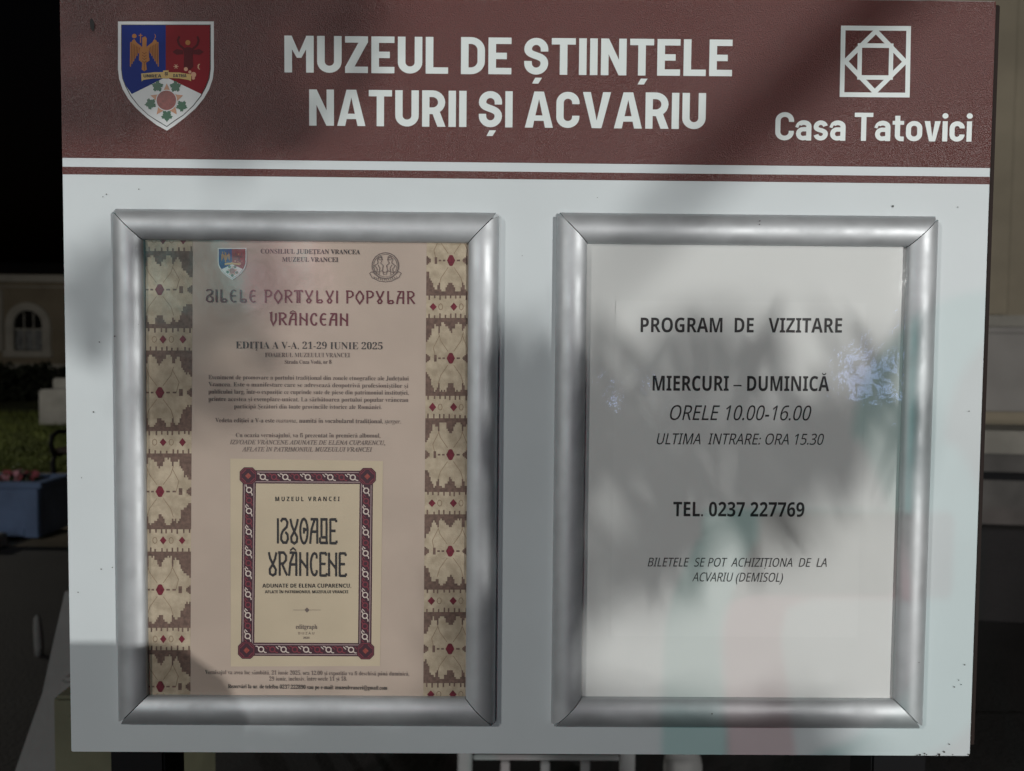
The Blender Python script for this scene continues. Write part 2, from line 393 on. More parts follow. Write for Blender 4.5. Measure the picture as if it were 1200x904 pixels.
M['concrete'] = mat('concrete', (.15, .15, .147), .9, var=.15, vscale=5, bump=.3, bscale=60, bdist=.004)
M['olive'] = mat('olive', (.10, .10, .062), .8, var=.2, vscale=7, bump=.2, bscale=60, bdist=.003)
M['white_paint'] = mat('white_paint', (.2, .205, .205), .5, var=.06, vscale=20)
M['wood_dark'] = mat('wood_dark', (.03, .018, .012), .6, var=.3, vscale=20)
M['grey_metal'] = mat('grey_metal', (.10, .105, .11), .5, metal=.3)
M['skin'] = mat('skin', (.38, .22, .16), .6); M['coat_cloth'] = mat('coat_cloth', (.03, .032, .04), .9); M['hair'] = mat('hair', (.015, .01, .008), .7)
M['lens_white'] = mat('lens_white', (.8, .8, .8), .3, emit=(1, .98, .95), es=30)
M['lens_teal'] = mat('lens_teal', (.4, .8, .8), .3, emit=(.35, 1, .95), es=15)
M['lens_pink'] = mat('lens_pink', (.8, .4, .5), .3, emit=(1, .4, .5), es=15)
M['blue_lit'] = mat('blue_lit', (.3, .4, .8), .4, emit=(.42, .56, 1.0), es=7)

def sheet(name, pts, z, m, kind='structure'):
    o = mesh(name, [(p[0], p[1], z) for p in pts], [list(range(len(pts)))], m); o['kind'] = kind; return o
sheet('ground', [(-140, -60), (140, -60), (140, 160), (-140, 160)], 0, 'asphalt')
yl0 = G(30, 556).y
sheet('lawn', [(-24, yl0), (-1.8, yl0 + .4), (-1.8, 40), (-24, 40)], .008, 'lawn')
yp = G(30, 640).y
sheet('path', [(-24, yp + .15), (-1.8, yp - .05), (-1.8, yl0 + .4), (-24, yl0)], .004, 'sand')
kb = MB().box((-24, yp - .22, 0), (-3.9, yp, .11)).build('kerb', 'kerb', bevel=.012); kb['kind'] = 'structure'

# short grass of the lawn
gb = MB(); rg = random.Random(3)
for _ in range(9000):
    y = yl0 + .1 + rg.random() ** 1.6 * 9; cxp = rg.uniform(-20, 95)
    p = W(cxp, 500, y); x = p.x; h = rg.uniform(.04, .11); a = rg.uniform(0, 6.28); w = .012
    gb.add([(x - w * math.cos(a), y - w * math.sin(a), .008), (x + w * math.cos(a), y + w * math.sin(a), .008), (x + rg.uniform(-.04, .04), y + rg.uniform(-.04, .04), .008 + h)], [(0, 1, 2)])
M['grass'] = mat('grass', (.075, .095, .018), .8, var=.5, vscale=2)
g = gb.build('grass', 'grass'); tag(g, 'short green grass on the dim lawn', 'grass', kind='stuff')

# ------------------------------------------------------------------ house with the arched window
YB = 30.0
def far_rect(mb, x0, y0, x1, y1, d0, d1, Y=YB):
    a = W(x0, y0, Y); b = W(x1, y1, Y); mb.box((a.x, Y - d1, b.z), (b.x, Y - d0, a.z)); return mb
hs = thing('house', 'dim plastered house with an arched window beyond the lawn', 'house', (W(30, 440, YB).x, YB, 0))
def arch_outline(x0, x1, yb, yt, Y=YB, n=14):
    a = W(x0, yb, Y); b = W(x1, yb, Y); t = W((x0 + x1) / 2, yt, Y); r = (b.x - a.x) / 2; cxm = (a.x + b.x) / 2; zc = t.z - r
    return [(a.x, a.z), (b.x, a.z)] + [(cxm + r * math.cos(math.pi * i / n), zc + r * math.sin(math.pi * i / n)) for i in range(n + 1)]
a = W(-160, 320, YB); b = W(330, 440, YB)
MB().box((a.x, YB, 0), (b.x, YB + 8, a.z)).build('wall', 'wall_far', hs)
far_rect(far_rect(MB(), -165, 321, 335, 334, -.02, .28), -160, 334, 330, 340, -.02, .12).build('cornice', 'trim_far', hs, bevel=.03)
rf = MB(); rf.add([(a.x - .3, YB - .35, a.z + .02), (b.x + .3, YB - .35, a.z + .02), (b.x + .3, YB + 8.3, a.z + .02), (a.x - .3, YB + 8.3, a.z + .02), (a.x + 3, YB + 4, a.z + .9), (b.x - 3, YB + 4, a.z + .9)], [(0, 1, 5, 4), (1, 2, 5), (2, 3, 4, 5), (3, 0, 4), (0, 3, 2, 1)]); rf.build('roof', 'roof', hs)
def arch_window(x0):
    sur = MB(); o = arch_outline(x0, x0 + 52, 411, 355); i_ = arch_outline(x0 + 9, x0 + 43, 411, 364)
    n = len(o)
    o2 = o[1:] + o[:1]; i2 = i_[1:] + i_[:1]
    v = []; f = []
    for y in (YB - .14, YB - .002):
        v += [(p[0], y, p[1]) for p in o2] + [(p[0], y, p[1]) for p in i2]
    for k in range(n - 1):
        f += [(k, k + 1, n + k + 1, n + k), (n + k, n + k + 1, 3 * n + k + 1, 3 * n + k), (k, 2 * n + k, 2 * n + k + 1, k + 1)]
    sur.add(v, f)
    w = MB().prism(i_, YB - .03, YB - .004).build('window', 'glass_far', hs)
    sur.build('frame', 'trim_far', w)
    far_rect(MB(), x0 - 2, 411, x0 + 54, 419, -.004, .22).build('sill', 'trim_far', w, bevel=.02)
    cu = MB(); xa = W(x0 + 11, 411, YB).x; xb = W(x0 + 41, 411, YB).x; zb = W(x0, 410, YB).z; zt = W(x0, 386, YB).z; N = 40
    cu.add([(xa + (xb - xa) * k / N, YB - .045 + .012 * math.sin(k * 1.9), z) for z in (zb, zt) for k in range(N + 1)], [(k, k + 1, N + 2 + k, N + 1 + k) for k in range(N)])
    cu.build('curtain', 'curtain', w)
    mu = MB()
    for xx in (x0 + 20, x0 + 31): far_rect(mu, xx, 367, xx + 1.6, 410, .05, .09)
    far_rect(mu, x0 + 10, 385, x0 + 42, 387, .055, .085)
    mu.build('muntins', 'trim_far', w)
arch_window(9); arch_window(-75); arch_window(150)
far_rect(MB(), 0, 340, 5.5, 412, .004, .2).build('pilaster', 'trim_far', hs, bevel=.02)
far_rect(MB(), -160, 425, 330, 445, .004, .15).build('plinth', 'trim_far', hs, bevel=.02)

# hedge in front of the house
def leaf_cloud(mb, pts, s0, s1, rg):
    for p in pts:
        s = rg.uniform(s0, s1); n = Vector((rg.gauss(0, 1), rg.gauss(0, 1), rg.gauss(0, 1))).normalized(); a = n.orthogonal().normalized(); b = n.cross(a)
        th = rg.uniform(0, 6.28); a, b = a * math.cos(th) + b * math.sin(th), b * math.cos(th) - a * math.sin(th)
        p = Vector(p); mb.add([p - a * s, p + b * s * .42 - a * s * .1 + n * s * .1, p + a * s, p - b * s * .42 - a * s * .1 + n * s * .1], [(0, 1, 2, 3)])
hd = thing('hedge', 'black unlit hedge between the lawn and the house', 'hedge', (-15, 22.5, 0))
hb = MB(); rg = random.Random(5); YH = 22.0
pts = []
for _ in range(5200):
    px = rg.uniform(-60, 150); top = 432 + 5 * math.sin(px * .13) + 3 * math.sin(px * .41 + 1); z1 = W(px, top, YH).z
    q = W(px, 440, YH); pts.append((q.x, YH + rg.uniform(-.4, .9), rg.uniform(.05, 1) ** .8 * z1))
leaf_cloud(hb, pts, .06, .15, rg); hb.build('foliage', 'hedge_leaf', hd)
for k in range(9):
    q = W(-50 + 24 * k, 440, YH); MB().tube([(q.x, YH + .3, 0), (q.x + .05, YH + .3, .5), (q.x - .05, YH + .35, .85)], [.05, .04, .02], 7).build('stem', 'bark', hd)

# white stone block on the lawn
gy = G(60, 500).y
a = W(45, 500, gy); b = W(84, 457, gy)
bl = thing('stone_block', 'white stone block with a smaller cap on the lawn edge', 'plinth', (a.x + .3, gy, 0))
MB().box((a.x, gy, 0), (b.x + .4, gy + .7, b.z)).build('body', 'white_stone', bl, bevel=.035)
c0 = W(57, 457, gy); c1 = W(84, 444, gy)
MB().box((c0.x, gy + .12, c0.z), (b.x + .28, gy + .58, c1.z)).build('cap', 'white_stone', bl, bevel=.03)

# blue planter with flowers
py_ = G(20, 634).y
a = W(-70, 634, py_); b = W(46, 572, py_)
pl = thing('planter', 'blue wooden flower trough standing on the sandy path', 'planter', ((a.x + b.x) / 2, py_ + .2, 0))
top = b.z; dp = .42
bx = MB().box((a.x, py_, .03), (b.x, py_ + .03, top)).box((a.x, py_ + dp - .03, .03), (b.x, py_ + dp, top)).box((a.x, py_ + .03, .03), (a.x + .03, py_ + dp - .03, top)).box((b.x - .03, py_ + .03, .03), (b.x, py_ + dp - .03, top)).box((a.x + .03, py_ + .03, .03), (b.x - .03, py_ + dp - .03, .06))
bx.build('trough', 'blue', pl, bevel=.004)
MB().box((a.x - .03, py_ - .035, top), (b.x + .035, py_ + .05, top + .045)).box((a.x - .03, py_ + dp - .05, top), (b.x + .035, py_ + dp + .035, top + .045)).box((a.x - .03, py_ + .05, top), (a.x + .05, py_ + dp - .05, top + .045)).box((b.x - .05, py_ + .05, top), (b.x + .035, py_ + dp - .05, top + .045)).build('rim', 'blue', pl, bevel=.006)
for x0, x1 in ((a.x + .01, a.x + .10), (b.x - .115, b.x - .005), ((a.x + b.x) / 2 - .05, (a.x + b.x) / 2 + .05)):
    MB().box((x0, py_ - .018, .03), (x1, py_ - .001, top - .004)).build('corner_board', 'blue', pl, bevel=.004)
MB().box((a.x + .12, py_ - .012, .05), (b.x - .12, py_ - .001, .10)).build('bottom_board', 'blue', pl, bevel=.003)
MB().box((a.x + .032, py_ + .032, .07), (b.x - .032, py_ + dp - .032, top - .03)).build('soil', 'soil', pl)
rg = random.Random(11)
fl = [(4, 'petal', 'red flowering plant in the blue trough'), (17, 'petal2', 'pale pink flowering plant in the middle of the blue trough'), (30, 'petal', 'red flowering plant near the end of the blue trough')]
for px, pm, lab in fl:
    q = W(px, 570, py_ + .2)
    f = thing('flower_plant', lab, 'flower', (q.x, py_ + .2, top - .03), 'flowers in the blue trough')
    lb = MB(); leaf_cloud(lb, [(q.x + rg.gauss(0, .045), py_ + .2 + rg.gauss(0, .07), top - .02 + abs(rg.gauss(0, .05))) for _ in range(150)], .015, .03, rg); lb.build('leaves', 'leaf', f)
    for _ in range(9):
        pb = MB()
        c = Vector((q.x + rg.gauss(0, .045), py_ + .17 + rg.gauss(0, .07), top + .05 + rg.uniform(0, .05)))
        for k in range(5):
            t = 6.28 * k / 5; u = Vector((math.cos(t), .35 * math.sin(t) - .4, math.sin(t))); s = Vector((-math.sin(t), 0, math.cos(t)))
            pb.add([c, c + u * .016 + s * .010, c + u * .027, c + u * .016 - s * .010], [(0, 1, 2, 3)])
        pb.build('blossom', pm, f)

# park bench, its iron end just showing past the board
by = G(70, 582).y
x0 = W(62, 560, by).x
be = thing('park_bench', 'dark park bench with black curled iron end beside the path', 'bench', (x0 + .7, by, 0))
for xx in (x0, x0 + 1.5):
    eb = MB()
    eb.tube([(xx, by - .02, 0), (xx, by + .03, .18), (xx, by + .0, .36), (xx, by + .05, .43), (xx, by + .30, .44), (xx, by + .52, .42)], .026, 10)
    eb.tube([(xx, by + .52, 0), (xx, by + .46, .2), (xx, by + .47, .42), (xx, by + .58, .85)], .026, 10)
    eb.tube([(xx, by + .03, .43), (xx, by - .03, .55), (xx, by + .0, .64), (xx, by + .1, .67), (xx, by + .5, .64)], .024, 10)
    eb.build('iron_end', 'black_metal', be, smooth=True)
for k in range(4):
    MB().box((x0 - .06, by + .04 + k * .125, .455), (x0 + 1.56, by + .145 + k * .125, .49)).build('slat', 'wood_dark', be, bevel=.006)
for k in range(3):
    z = .56 + k * .11; MB().box((x0 - .06, by + .485 + k * .03, z), (x0 + 1.56, by + .515 + k * .03, z + .085)).build('back_slat', 'wood_dark', be, bevel=.006)

# small pale upright shape and the masonry behind the board's lower corner
q = G(46, 768)
ms = MB().tube([(q.x, q.y, 0), (q.x, q.y, .05), (q.x - .005, q.y, .14), (q.x - .008, q.y, .19), (q.x - .008, q.y, .205)], [.020, .022, .020, .015, .005], 12).build('pale_marker', 'concrete', smooth=True)
tag(ms, 'small pale shape standing on the dark ground below the planter', 'stone')
YC = .9
pk = [W(78, 680, YC), W(128, 680, YC), W(140, 960, YC), W(-8, 960, YC), W(15, 904, YC), W(38, 850, YC), W(52, 790, YC), W(64, 730, YC)]
cw = thing('stair_cheek', 'grey sloping masonry cheek wall behind the lower corner of the sign', 'wall', (W(70, 900, YC).x, YC, 0))
cb = MB(); bot = [(p.x, max(0, p.z)) for p in pk]
cb.prism([(p[0], p[1]) for p in ([(W(74, 690, YC).x, W(74, 690, YC).z), (W(150, 690, YC).x, W(150, 690, YC).z), (W(150, 904, YC).x, 0), (W(-70, 1100, YC).x, 0), (W(15, 904, YC).x, W(15, 904, YC).z), (W(46, 815, YC).x, W(46, 815, YC).z), (W(58, 760, YC).x, W(58, 760, YC).z)])], YC, YC + .45)
cb.build('wall', 'concrete', cw, bevel=.01)
a = W(70, 690, YC)
MB().box((W(72, 790, YC - .04).x, YC - .05, W(72, 816, YC - .05).z), (W(150, 790, YC - .04).x, YC - .002, W(72, 796, YC - .05).z)).build('moulding', 'concrete', cw, bevel=.008)
YO = .62
oc = thing('meter_cabinet', 'squat olive metal cabinet behind the black sign leg', 'cabinet', (W(95, 900, YO).x, YO, 0))
a = W(61, 817, YO); b = W(196, 830, YO)
MB().box((a.x, YO, 0), (b.x, YO + .22, a.z)).build('body', 'olive', oc, bevel=.006)
MB().box((a.x + .03, YO - .006, .05), (b.x - .03, YO - .001, a.z - .03)).build('door', 'olive', oc, bevel=.002)
MB().tube([(b.x - .05, YO - .02, a.z - .2), (b.x - .05, YO - .006, a.z - .2)], .012, 12).build('lock', 'black_metal', oc)

# low white railing below the board
YF = 1.15
fn = thing('railing', 'low white metal railing with thin upright bars below the sign', 'railing', (W(640, 900, YF).x, YF, 0))
zt = W(640, 887.5, YF).z
xs = [W(px, 890, YF).x for px in (592, 639, 686)]
for x in xs: MB().box((x - .011, YF - .011, .06), (x + .011, YF + .011, zt - .007)).build('bar', 'white_paint', fn, bevel=.003)
xe = W(735, 890, YF).x
MB().box((xe - .017, YF - .017, 0), (xe + .017, YF + .017, zt + .03)).build('post', 'white_paint', fn, bevel=.004)
xs0 = W(545, 890, YF).x
MB().box((xs0 - .017, YF - .017, 0), (xs0 + .017, YF + .017, zt + .03)).build('post', 'white_paint', fn, bevel=.004)
MB().box((xs0 + .018, YF - .006, zt - .006), (xe - .018, YF + .006, zt + .006)).build('rail', 'white_paint', fn, bevel=.003)
MB().box((xs0 + .018, YF - .009, .035), (xe - .018, YF + .009, .058)).build('rail', 'white_paint', fn, bevel=.003)
q = W(800, 904, 1.5)
bo = thing('bollard', 'pale grey round bollard behind the sign, past the white railing', 'bollard', (q.x, 1.5, 0))
z_ = W(800, 886, 1.5).z
MB().tube([(q.x, 1.5, 0), (q.x, 1.5, z_ - .02), (q.x, 1.5, z_ + .02), (q.x, 1.5, z_ + .03)], [.055, .055, .045, .01], 20).build('shaft', 'concrete', bo, smooth=True)
MB().tube([(q.x, 1.5, z_ - .10), (q.x, 1.5, z_ - .06)], .0575, 20).build('band', 'white_paint', bo, smooth=True)
pv = sheet('pavement', [(-3, .35), (6, .35), (6, 2.6), (-3, 2.6)], .006, 'asphalt')

# ------------------------------------------------------------------ museum facade on the right
YM = 4.4
fc = thing('museum_building', 'beige plastered building with a pale stone plinth behind the sign', 'building', (W(1300, 900, YM).x, YM, 0))
def pm(px, py): return W(px, py, YM)
# seen slightly from the side: built straight, then turned about its near edge
xL, xR = pm(1085, 400).x, pm(1085, 400).x + 9
def zz(py): return W(1170, py, YM).z
PIV = Vector((xL, YM, 0)); TURN = Matrix.Translation(PIV) @ Matrix.Rotation(R_(-9), 4, 'Z') @ Matrix.Translation(-PIV)
def fbox(name, y0, y1, z0, z1, m, x0=None, x1=None, bevel=.008, parent=None):
    b = MB().box((x0 if x0 is not None else xL, YM - y1, z0), (x1 if x1 is not None else xR, YM - y0, z1)); b.v = [TURN @ p for p in b.v]
    return b.build(name, m, parent or fc, bevel=bevel)
fbox('wall', -2.0, 0, 0, 6.5, 'plaster')
fbox('pilaster', .002, .05, zz(370), 6.3, 'plaster', x0=xL - .02, x1=pm(1166, 300).x + .03)
fbox('moulding', .002, .085, zz(384), zz(371), 'ledge')
fbox('moulding', .002, .055, zz(391), zz(384) - .001, 'plinth')
fbox('plinth', .002, .03, zz(481), zz(391) - .001, 'plinth')
fbox('moulding', .002, .07, zz(492), zz(481) - .001, 'plaster')
fbox('ledge', .002, .52, zz(520), zz(496), 'ledge', bevel=.012)
fbox('base', .002, .46, zz(596), zz(520) - .001, 'base_dark')
fbox('moulding', .462, .50, zz(548), zz(540), 'black_metal')
fbox('base', .002, .60, 0, zz(596) - .001, 'asphalt')

# ================================================================== THE SIGN
XL, XR, ZB, ZT = -.3859, .4222, EYE - .360, EYE + .3085
ZS0, ZS1 = None, None
board = thing('information_board', 'white and brown museum information board on two black legs', 'sign board', (.018, .012, 0))
MB().box((XL, 0, ZB), (XR, .004, ZT)).build('panel', 'panel', board, bevel=.0008)
MB().box((XL + .012, .0042, ZB + .008), (XR + .0065, .034, ZT - .001)).build('back_frame', 'dark_brown', board, bevel=.001)
for a_, b_ in ((130, 193), (1021, 1085)):
    x0 = bp(a_, 890, .036)[0]; x1 = bp(b_, 890, .036)[0]
    MB().box((x0, .0345, 0), (x1, .0345 + .047, ZT - .02)).build('leg', 'black_metal', board, bevel=.002)
zst = bp(600, 191.2)[1]; 
def zrow(py): return bp(600, py)[1]
flat('header_band', [rect(XL + .0004, zrow(191.0), XR - .0004, ZT - .0006)], -.0002, 'header', board)
flat('stripe', [rect(XL + .0004, zrow(210.2), XR - .0004, zrow(201.4))], -.0002, 'header', board)
# lettering
p, xm = stroke_text('MUZEUL DE ȘTIINȚELE', lambda c: sans(c, .19), gap=.085, space=.235)
flat('title_lettering', fit(p, xm, 333.5, 857.5, 85.3, 42.2, 4.6), -.0005, 'vinyl', board)
p, xm = stroke_text('NATURII ȘI ACVARIU', lambda c: sans(c, .19), gap=.085, space=.235)
flat('title_lettering', fit(p, xm, 362.5, 826.5, 147.6, 105.2, 4.2), -.0005, 'vinyl', board)
p, xm = stroke_text('Casa Tatovici', lambda c: sans(c, .165), gap=.065, space=.22)
flat('house_name_lettering', fit(p, xm, 908, 1138, 164.8, 131.8, 1.6), -.0005, 'vinyl', board)
# square emblem
def E_(u, v): return bp(985.5 + 81.5 * u + (-1.6 * v), 30.8 + 83 * v + .6 * u)
def eb_(pts, w, closed=True): return ribbon([E_(*q) for q in pts], w, closed)
k = .030; wl = .0040
sq = eb_([(k, k), (1 - k, k), (1 - k, 1 - k), (k, 1 - k)], wl) + eb_([(.5, .07), (.93, .5), (.5, .93), (.07, .5)], wl) + eb_([(.275, .275), (.725, .275), (.725, .725), (.275, .725)], wl * .95)
flat('house_emblem', sq, -.0005, 'vinyl', board)

# county crest
def crest(mp, y, parent, small=False):
    def P(pts): return [mp(*q) for q in pts]
    rs = [(780, 36), (780, 400), (771, 470), (745, 548), (702, 622), (640, 695), (560, 765), (490, 818), (425, 862)]
    def shield(i):
        k = []
        cxx, czz = 417.5, 400
        for x, yy in rs:
            dx = (x - cxx); k.append((cxx + dx * (1 - i / 362), 36 + i if yy == 36 else (yy - i * .15 if yy < 500 else yy - i * (1.15 if yy > 800 else .75))))
        return k + [(2 * cxx - a, b) for a, b in k[::-1]][1:]
    sh = flat('crest', [P(shield(0))], y, 'c_white', parent)
    d = .00008 if small else .0001
    flat('outline', [P(shield(24))], y - d, 'ink', sh)
    inn = shield(30)
    flat('white_field', [P(inn)], y - 2 * d, 'c_white', sh)
    L = [(x, z) for x, z in inn if x < 417]
    blue = [(417, 66), (inn[-1][0], 66)] + [q for q in inn[::-1][1:] if q[1] < 590 and q[0] < 417] + [(160, 586), (417, 457)]
    red = [(417, 66)] + [q for q in inn if q[1] < 590 and q[0] > 417] + [(686, 586), (417, 457)]
    flat('blue_field', [P(blue)], y - 3 * d, 'c_blue', sh); flat('red_field', [P(red)], y - 3 * d, 'c_red', sh)
    y4 = y - 4 * d
    def circ(cx, cz, r, n=20): return [(cx + r * math.cos(2 * math.pi * i / n), cz + r * math.sin(2 * math.pi * i / n)) for i in range(n)]
    eagle = [[(240, 160), (262, 150), (274, 165), (272, 225), (290, 260), (292, 330), (268, 350), (275, 400), (255, 415), (235, 400), (240, 350), (215, 330), (218, 260), (240, 225)], circ(180, 148, 17)]
    for s in (-1, 1):
        c0 = 256
        for j in range(7):
            x = c0 + s * (30 + j * 12); top_ = 235 - j * 7; bot_ = 262 + j * 20
            eagle.append([(x - 5.2, top_), (x + 5.2, top_), (x + 4.6 + s * 3, bot_ - 8), (x + s * 3, bot_), (x - 4.6 + s * 3, bot_ - 8)])
        eagle.append([(c0 + s * 22, 225), (c0 + s * 60, 195), (c0 + s * 75, 170), (c0 + s * 90, 180), (c0 + s * 106, 215), (c0 + s * 106, 250), (c0 + s * 60, 250), (c0 + s * 22, 260)])
        eagle.append([(c0 + s * 14, 330), (c0 + s * 38, 312), (c0 + s * 40, 332), (c0 + s * 20, 345)])
    eagle += [[(224, 130), (231, 130), (231, 200), (224, 200)], [(214, 140), (241, 140), (241, 147), (214, 147)]]
    eagle.append([(330, 130), (342, 140), (342, 160), (330, 170), (337, 155), (337, 145)])
    flat('eagle', [P(q) for q in eagle], y4, 'c_gold', sh)
    if not small:
        fe = []
        for s in (-1, 1):
            for j in range(6):
                x = 256 + s * (36 + j * 12); fe += ribbon(P([(x, 235 - j * 7), (x + s * 3, 255 + j * 19)]), .0003)
        for j in range(4): fe += ribbon(P([(240, 270 + j * 22), (256, 282 + j * 22), (273, 270 + j * 22)]), .0003)
        fe += ribbon(P([(256, 350), (256, 408)]), .0003)
        flat('feather_line', fe, y - 5 * d, 'c_maroon', sh)
    bull = [[(548, 245), (575, 232), (600, 232), (628, 245), (622, 300), (625, 380), (605, 402), (575, 402), (553, 380), (556, 300)], [(548, 255), (500, 245), (468, 268), (500, 290), (550, 285)], [(628, 255), (672, 245), (704, 268), (672, 290), (626, 285)]]
    bull += ribbon(P([]) or [(555, 245), (520, 215), (508, 180), (520, 150)], 16) + ribbon([(622, 245), (655, 215), (666, 180), (655, 150)], 16)
    flat('bull_head', [P(q) for q in bull], y4, 'c_maroon', sh)
    flat('star', [P(circ(585, 198, 19)), P(circ(585, 198, 4))], y4 - d, 'c_gold', sh)
    sm = [P([(668, 358), (658, 370), (658, 388), (668, 400), (678, 402), (668, 388), (668, 370), (678, 360)])]
    for j in range(3):
        t = math.pi * j / 3; sm += ribbon(P([(495 - 19 * math.cos(t), 378 - 19 * math.sin(t)), (495 + 19 * math.cos(t), 378 + 19 * math.sin(t))]), .0006)
    flat('moon_and_star', sm, y4, 'c_peach', sh)
    flat('scroll_end', [P(circ(628, 440, 20)), P(circ(600, 420, 12)), P(circ(570, 398, 15)), P(circ(626, 466, 12))], y4 - .5 * d, 'c_peach', sh)
    flat('scroll', [P([(232, 432), (330, 422), (398, 420), (398, 408), (440, 408), (440, 422), (520, 424), (610, 438), (610, 490), (590, 480), (520, 468), (440, 466), (428, 470), (400, 468), (330, 468), (250, 480), (236, 492)])], y - 5 * d, 'c_yellow', sh)
    if not small:
        sc = []; rr = random.Random(2)
        def word(s, x0, x1, y0, y1):
            q, xm_ = stroke_text(s, lambda c: sans(c, .2)); return [P([(x0 + (x1 - x0) * u / xm_, y1 - (y1 - y0) * v) for u, v in pp]) for pp in q]
        sc += word('UNIREA', 250, 385, 438, 462) + word('ȘI', 410, 434, 420, 446) + word('PATRIA'.replace('P', 'D'), 475, 575, 436, 460)
        flat('scroll_lettering', sc, y - 6 * d, 'ink', sh)
    rays = []
    for j in range(5):
        t = R_(-90 + 72 * j); u = (math.cos(t), math.sin(t)); nx = (-u[1], u[0])
        rays.append([(425 + u[0] * 130, 636 + u[1] * 130), (425 + u[0] * 70 + nx[0] * 28, 636 + u[1] * 70 + nx[1] * 28), (425 + u[0] * 70 - nx[0] * 28, 636 + u[1] * 70 - nx[1] * 28)])
    flat('ray', [P(q) for q in rays], y4, 'c_peach', sh)
    flat('sun_ring', [P(circ(423, 634, 80, 28))], y4 - d * .4, 'c_white', sh)
    flat('sun_disc', [P(circ(423, 634, 74, 28))], y4 - d, 'c_brick', sh)
    lv = []
    for cx, cz, rot in ((355, 528, 200), (490, 530, -20), (538, 676, 20), (426, 750, 90), (303, 660, 170)):
        q = []
        for i in range(30):
            t = 2 * math.pi * i / 30; r = 37 + 7 * math.cos(5 * t) + 5 * math.cos(13 * t); q.append((cx + r * math.cos(t + R_(rot)), cz + r * math.sin(t + R_(rot))))
        lv.append(q)
    flat('vine_leaf', [P(q) for q in lv], y4, 'c_green', sh)
    return sh
crest(lambda x, y: bp(130 + x / 6.454, 20 + y / 6.457), -.0004, board)

# wear: drill hole and small specks of dirt
hole = [bp(108.3 + 2.6 * math.cos(t / 12 * 6.283) + .8 * math.sin(t / 12 * 6.283), 29.5 + 7.5 * math.sin(t / 12 * 6.283)) for t in range(12)]
flat('screw_hole', [hole], -.0006, 'dark', board)
def specks(pts, y, name, parent, m='grime'):
    ps = []; rr = random.Random(4)
    for px, py, r in pts:
        flat(name, [[bp(px + r * rr.uniform(.7, 1.2) * math.cos(t / 7 * 6.283), py + r * rr.uniform(.7, 1.2) * math.sin(t / 7 * 6.283)) for t in range(7)]], y, m, parent)
specks([(117, 401, .9), (110, 483, 1), (119, 667, .8), (132, 665, .8), (92, 694, .8), (1046, 242, 1.3), (1122, 243, .7), (1135, 482, .8), (1130, 779, .9), (1123, 797, .7), (1118, 805, .8), (1126, 802, .6), (1112, 872, .8), (1106, 881, 1.2), (1100, 884, 1.6), (1083, 883, 1), (125, 228, .8), (121, 231, .6), (163, 222, .7), (700, 232, .5), (612, 300, .5), (96, 560, .5)], -.0007, 'dirt_speck', board)
ch = random.Random(8)
specks([(ch.uniform(1070, 1135), 885 + ch.uniform(-1.2, .3), ch.uniform(.5, 1.3)) for _ in range(9)], -.0009, 'edge_chip', board, 'dark_brown')

# ------------------------------------------------------------------ snap frames
FW, FD = .0265, .0125
def snap_frame(x0, z0, x1, z1, label, backing, cover):
    fr = thing('poster_holder', label, 'frame', ((x0 + x1) / 2, 0, z0), 'aluminium poster frames on the museum board')
    prof = [(0, .0005), (0, .0045), (.0009, .0066), (.003, .0089), (.006, .0108), (.010, .0121), (.0135, .0125), (.017, .0121), (.0205, .0110), (.0235, .0092), (.0256, .0074), (.0262, .0062), (.0265, .0024)]
    cxm, czm = (x0 + x1) / 2, (z0 + z1) / 2
    def rail(c0, c1, inn):               # corner to corner, mitred: inn = inward unit normal
        c0 = Vector(c0); c1 = Vector(c1); d = (c1 - c0).normalized(); g = .0005; v = []; n = len(prof)
        for e, c, s in ((0, c0, 1), (1, c1, -1)):
            for o, h in prof:
                cut = .0022 if o < .001 else (.0010 if o < .0035 else 0)   # outer corner a little rounded
                q = c + inn * o + d * s * (o + g + cut); v.append((q.x, -h, q.y))
        f = [(i, i + 1, n + i + 1, n + i) for i in range(n - 1)] + [tuple(range(n)), tuple(range(n, 2 * n))[::-1], (0, n, 2 * n - 1, n - 1)]
        o = MB().add(v, f).build('rail', 'alu', fr)
        o.data.polygons.foreach_set('use_smooth', [len(p.vertices) == 4 and abs(p.area) < .02 for p in o.data.polygons])
        o.data.set_sharp_from_angle(angle=R_(32))
        return o
    V2 = lambda a, b: Vector((a, b))
    rail((x0, z1), (x1, z1), V2(0, -1)); rail((x0, z0), (x1, z0), V2(0, 1)); rail((x0, z0), (x0, z1), V2(1, 0)); rail((x1, z0), (x1, z1), V2(-1, 0))
    k = .004
    MB().box((x0 + k, -.0022, z0 + k), (x1 - k, -.0002, z1 - k)).build('backing', backing, fr)
    i0, i1, j0, j1 = x0 + FW - .004, x1 - FW + .004, z0 + FW - .004, z1 - FW + .004
    N, K = 14, 20
    v = [(i0 + (i1 - i0) * a / N, -.0052 - .0004 * math.sin(a * 1.3 + b * .5), j0 + (j1 - j0) * b / K) for b in range(K + 1) for a in range(N + 1)]
    mesh('clear_cover', v, [(b * (N + 1) + a, b * (N + 1) + a + 1, (b + 1) * (N + 1) + a + 1, (b + 1) * (N + 1) + a) for b in range(K) for a in range(N)], cover, fr, smooth=True)
    return fr
LF = (-.3408, EYE - .3322, -.0070, EYE + .1213)
RF = (.0432, EYE - .3322, .3752, EYE + .1221)
f1 = snap_frame(*LF, 'silver snap frame holding the tan folk costume poster', 'dark', 'cover')
f2 = snap_frame(*RF, 'silver snap frame holding the white visiting hours sheet', 'paper_white', 'cover2')
specks([(142.5, 394.5, 1), (170, 381, .4)], -.0117, 'dirt_speck', f1)
specks([(885, 262, .9), (884.5, 266, .7), (830, 829, .9), (1068, 770, .6)], -.0128, 'dirt_speck', f2)

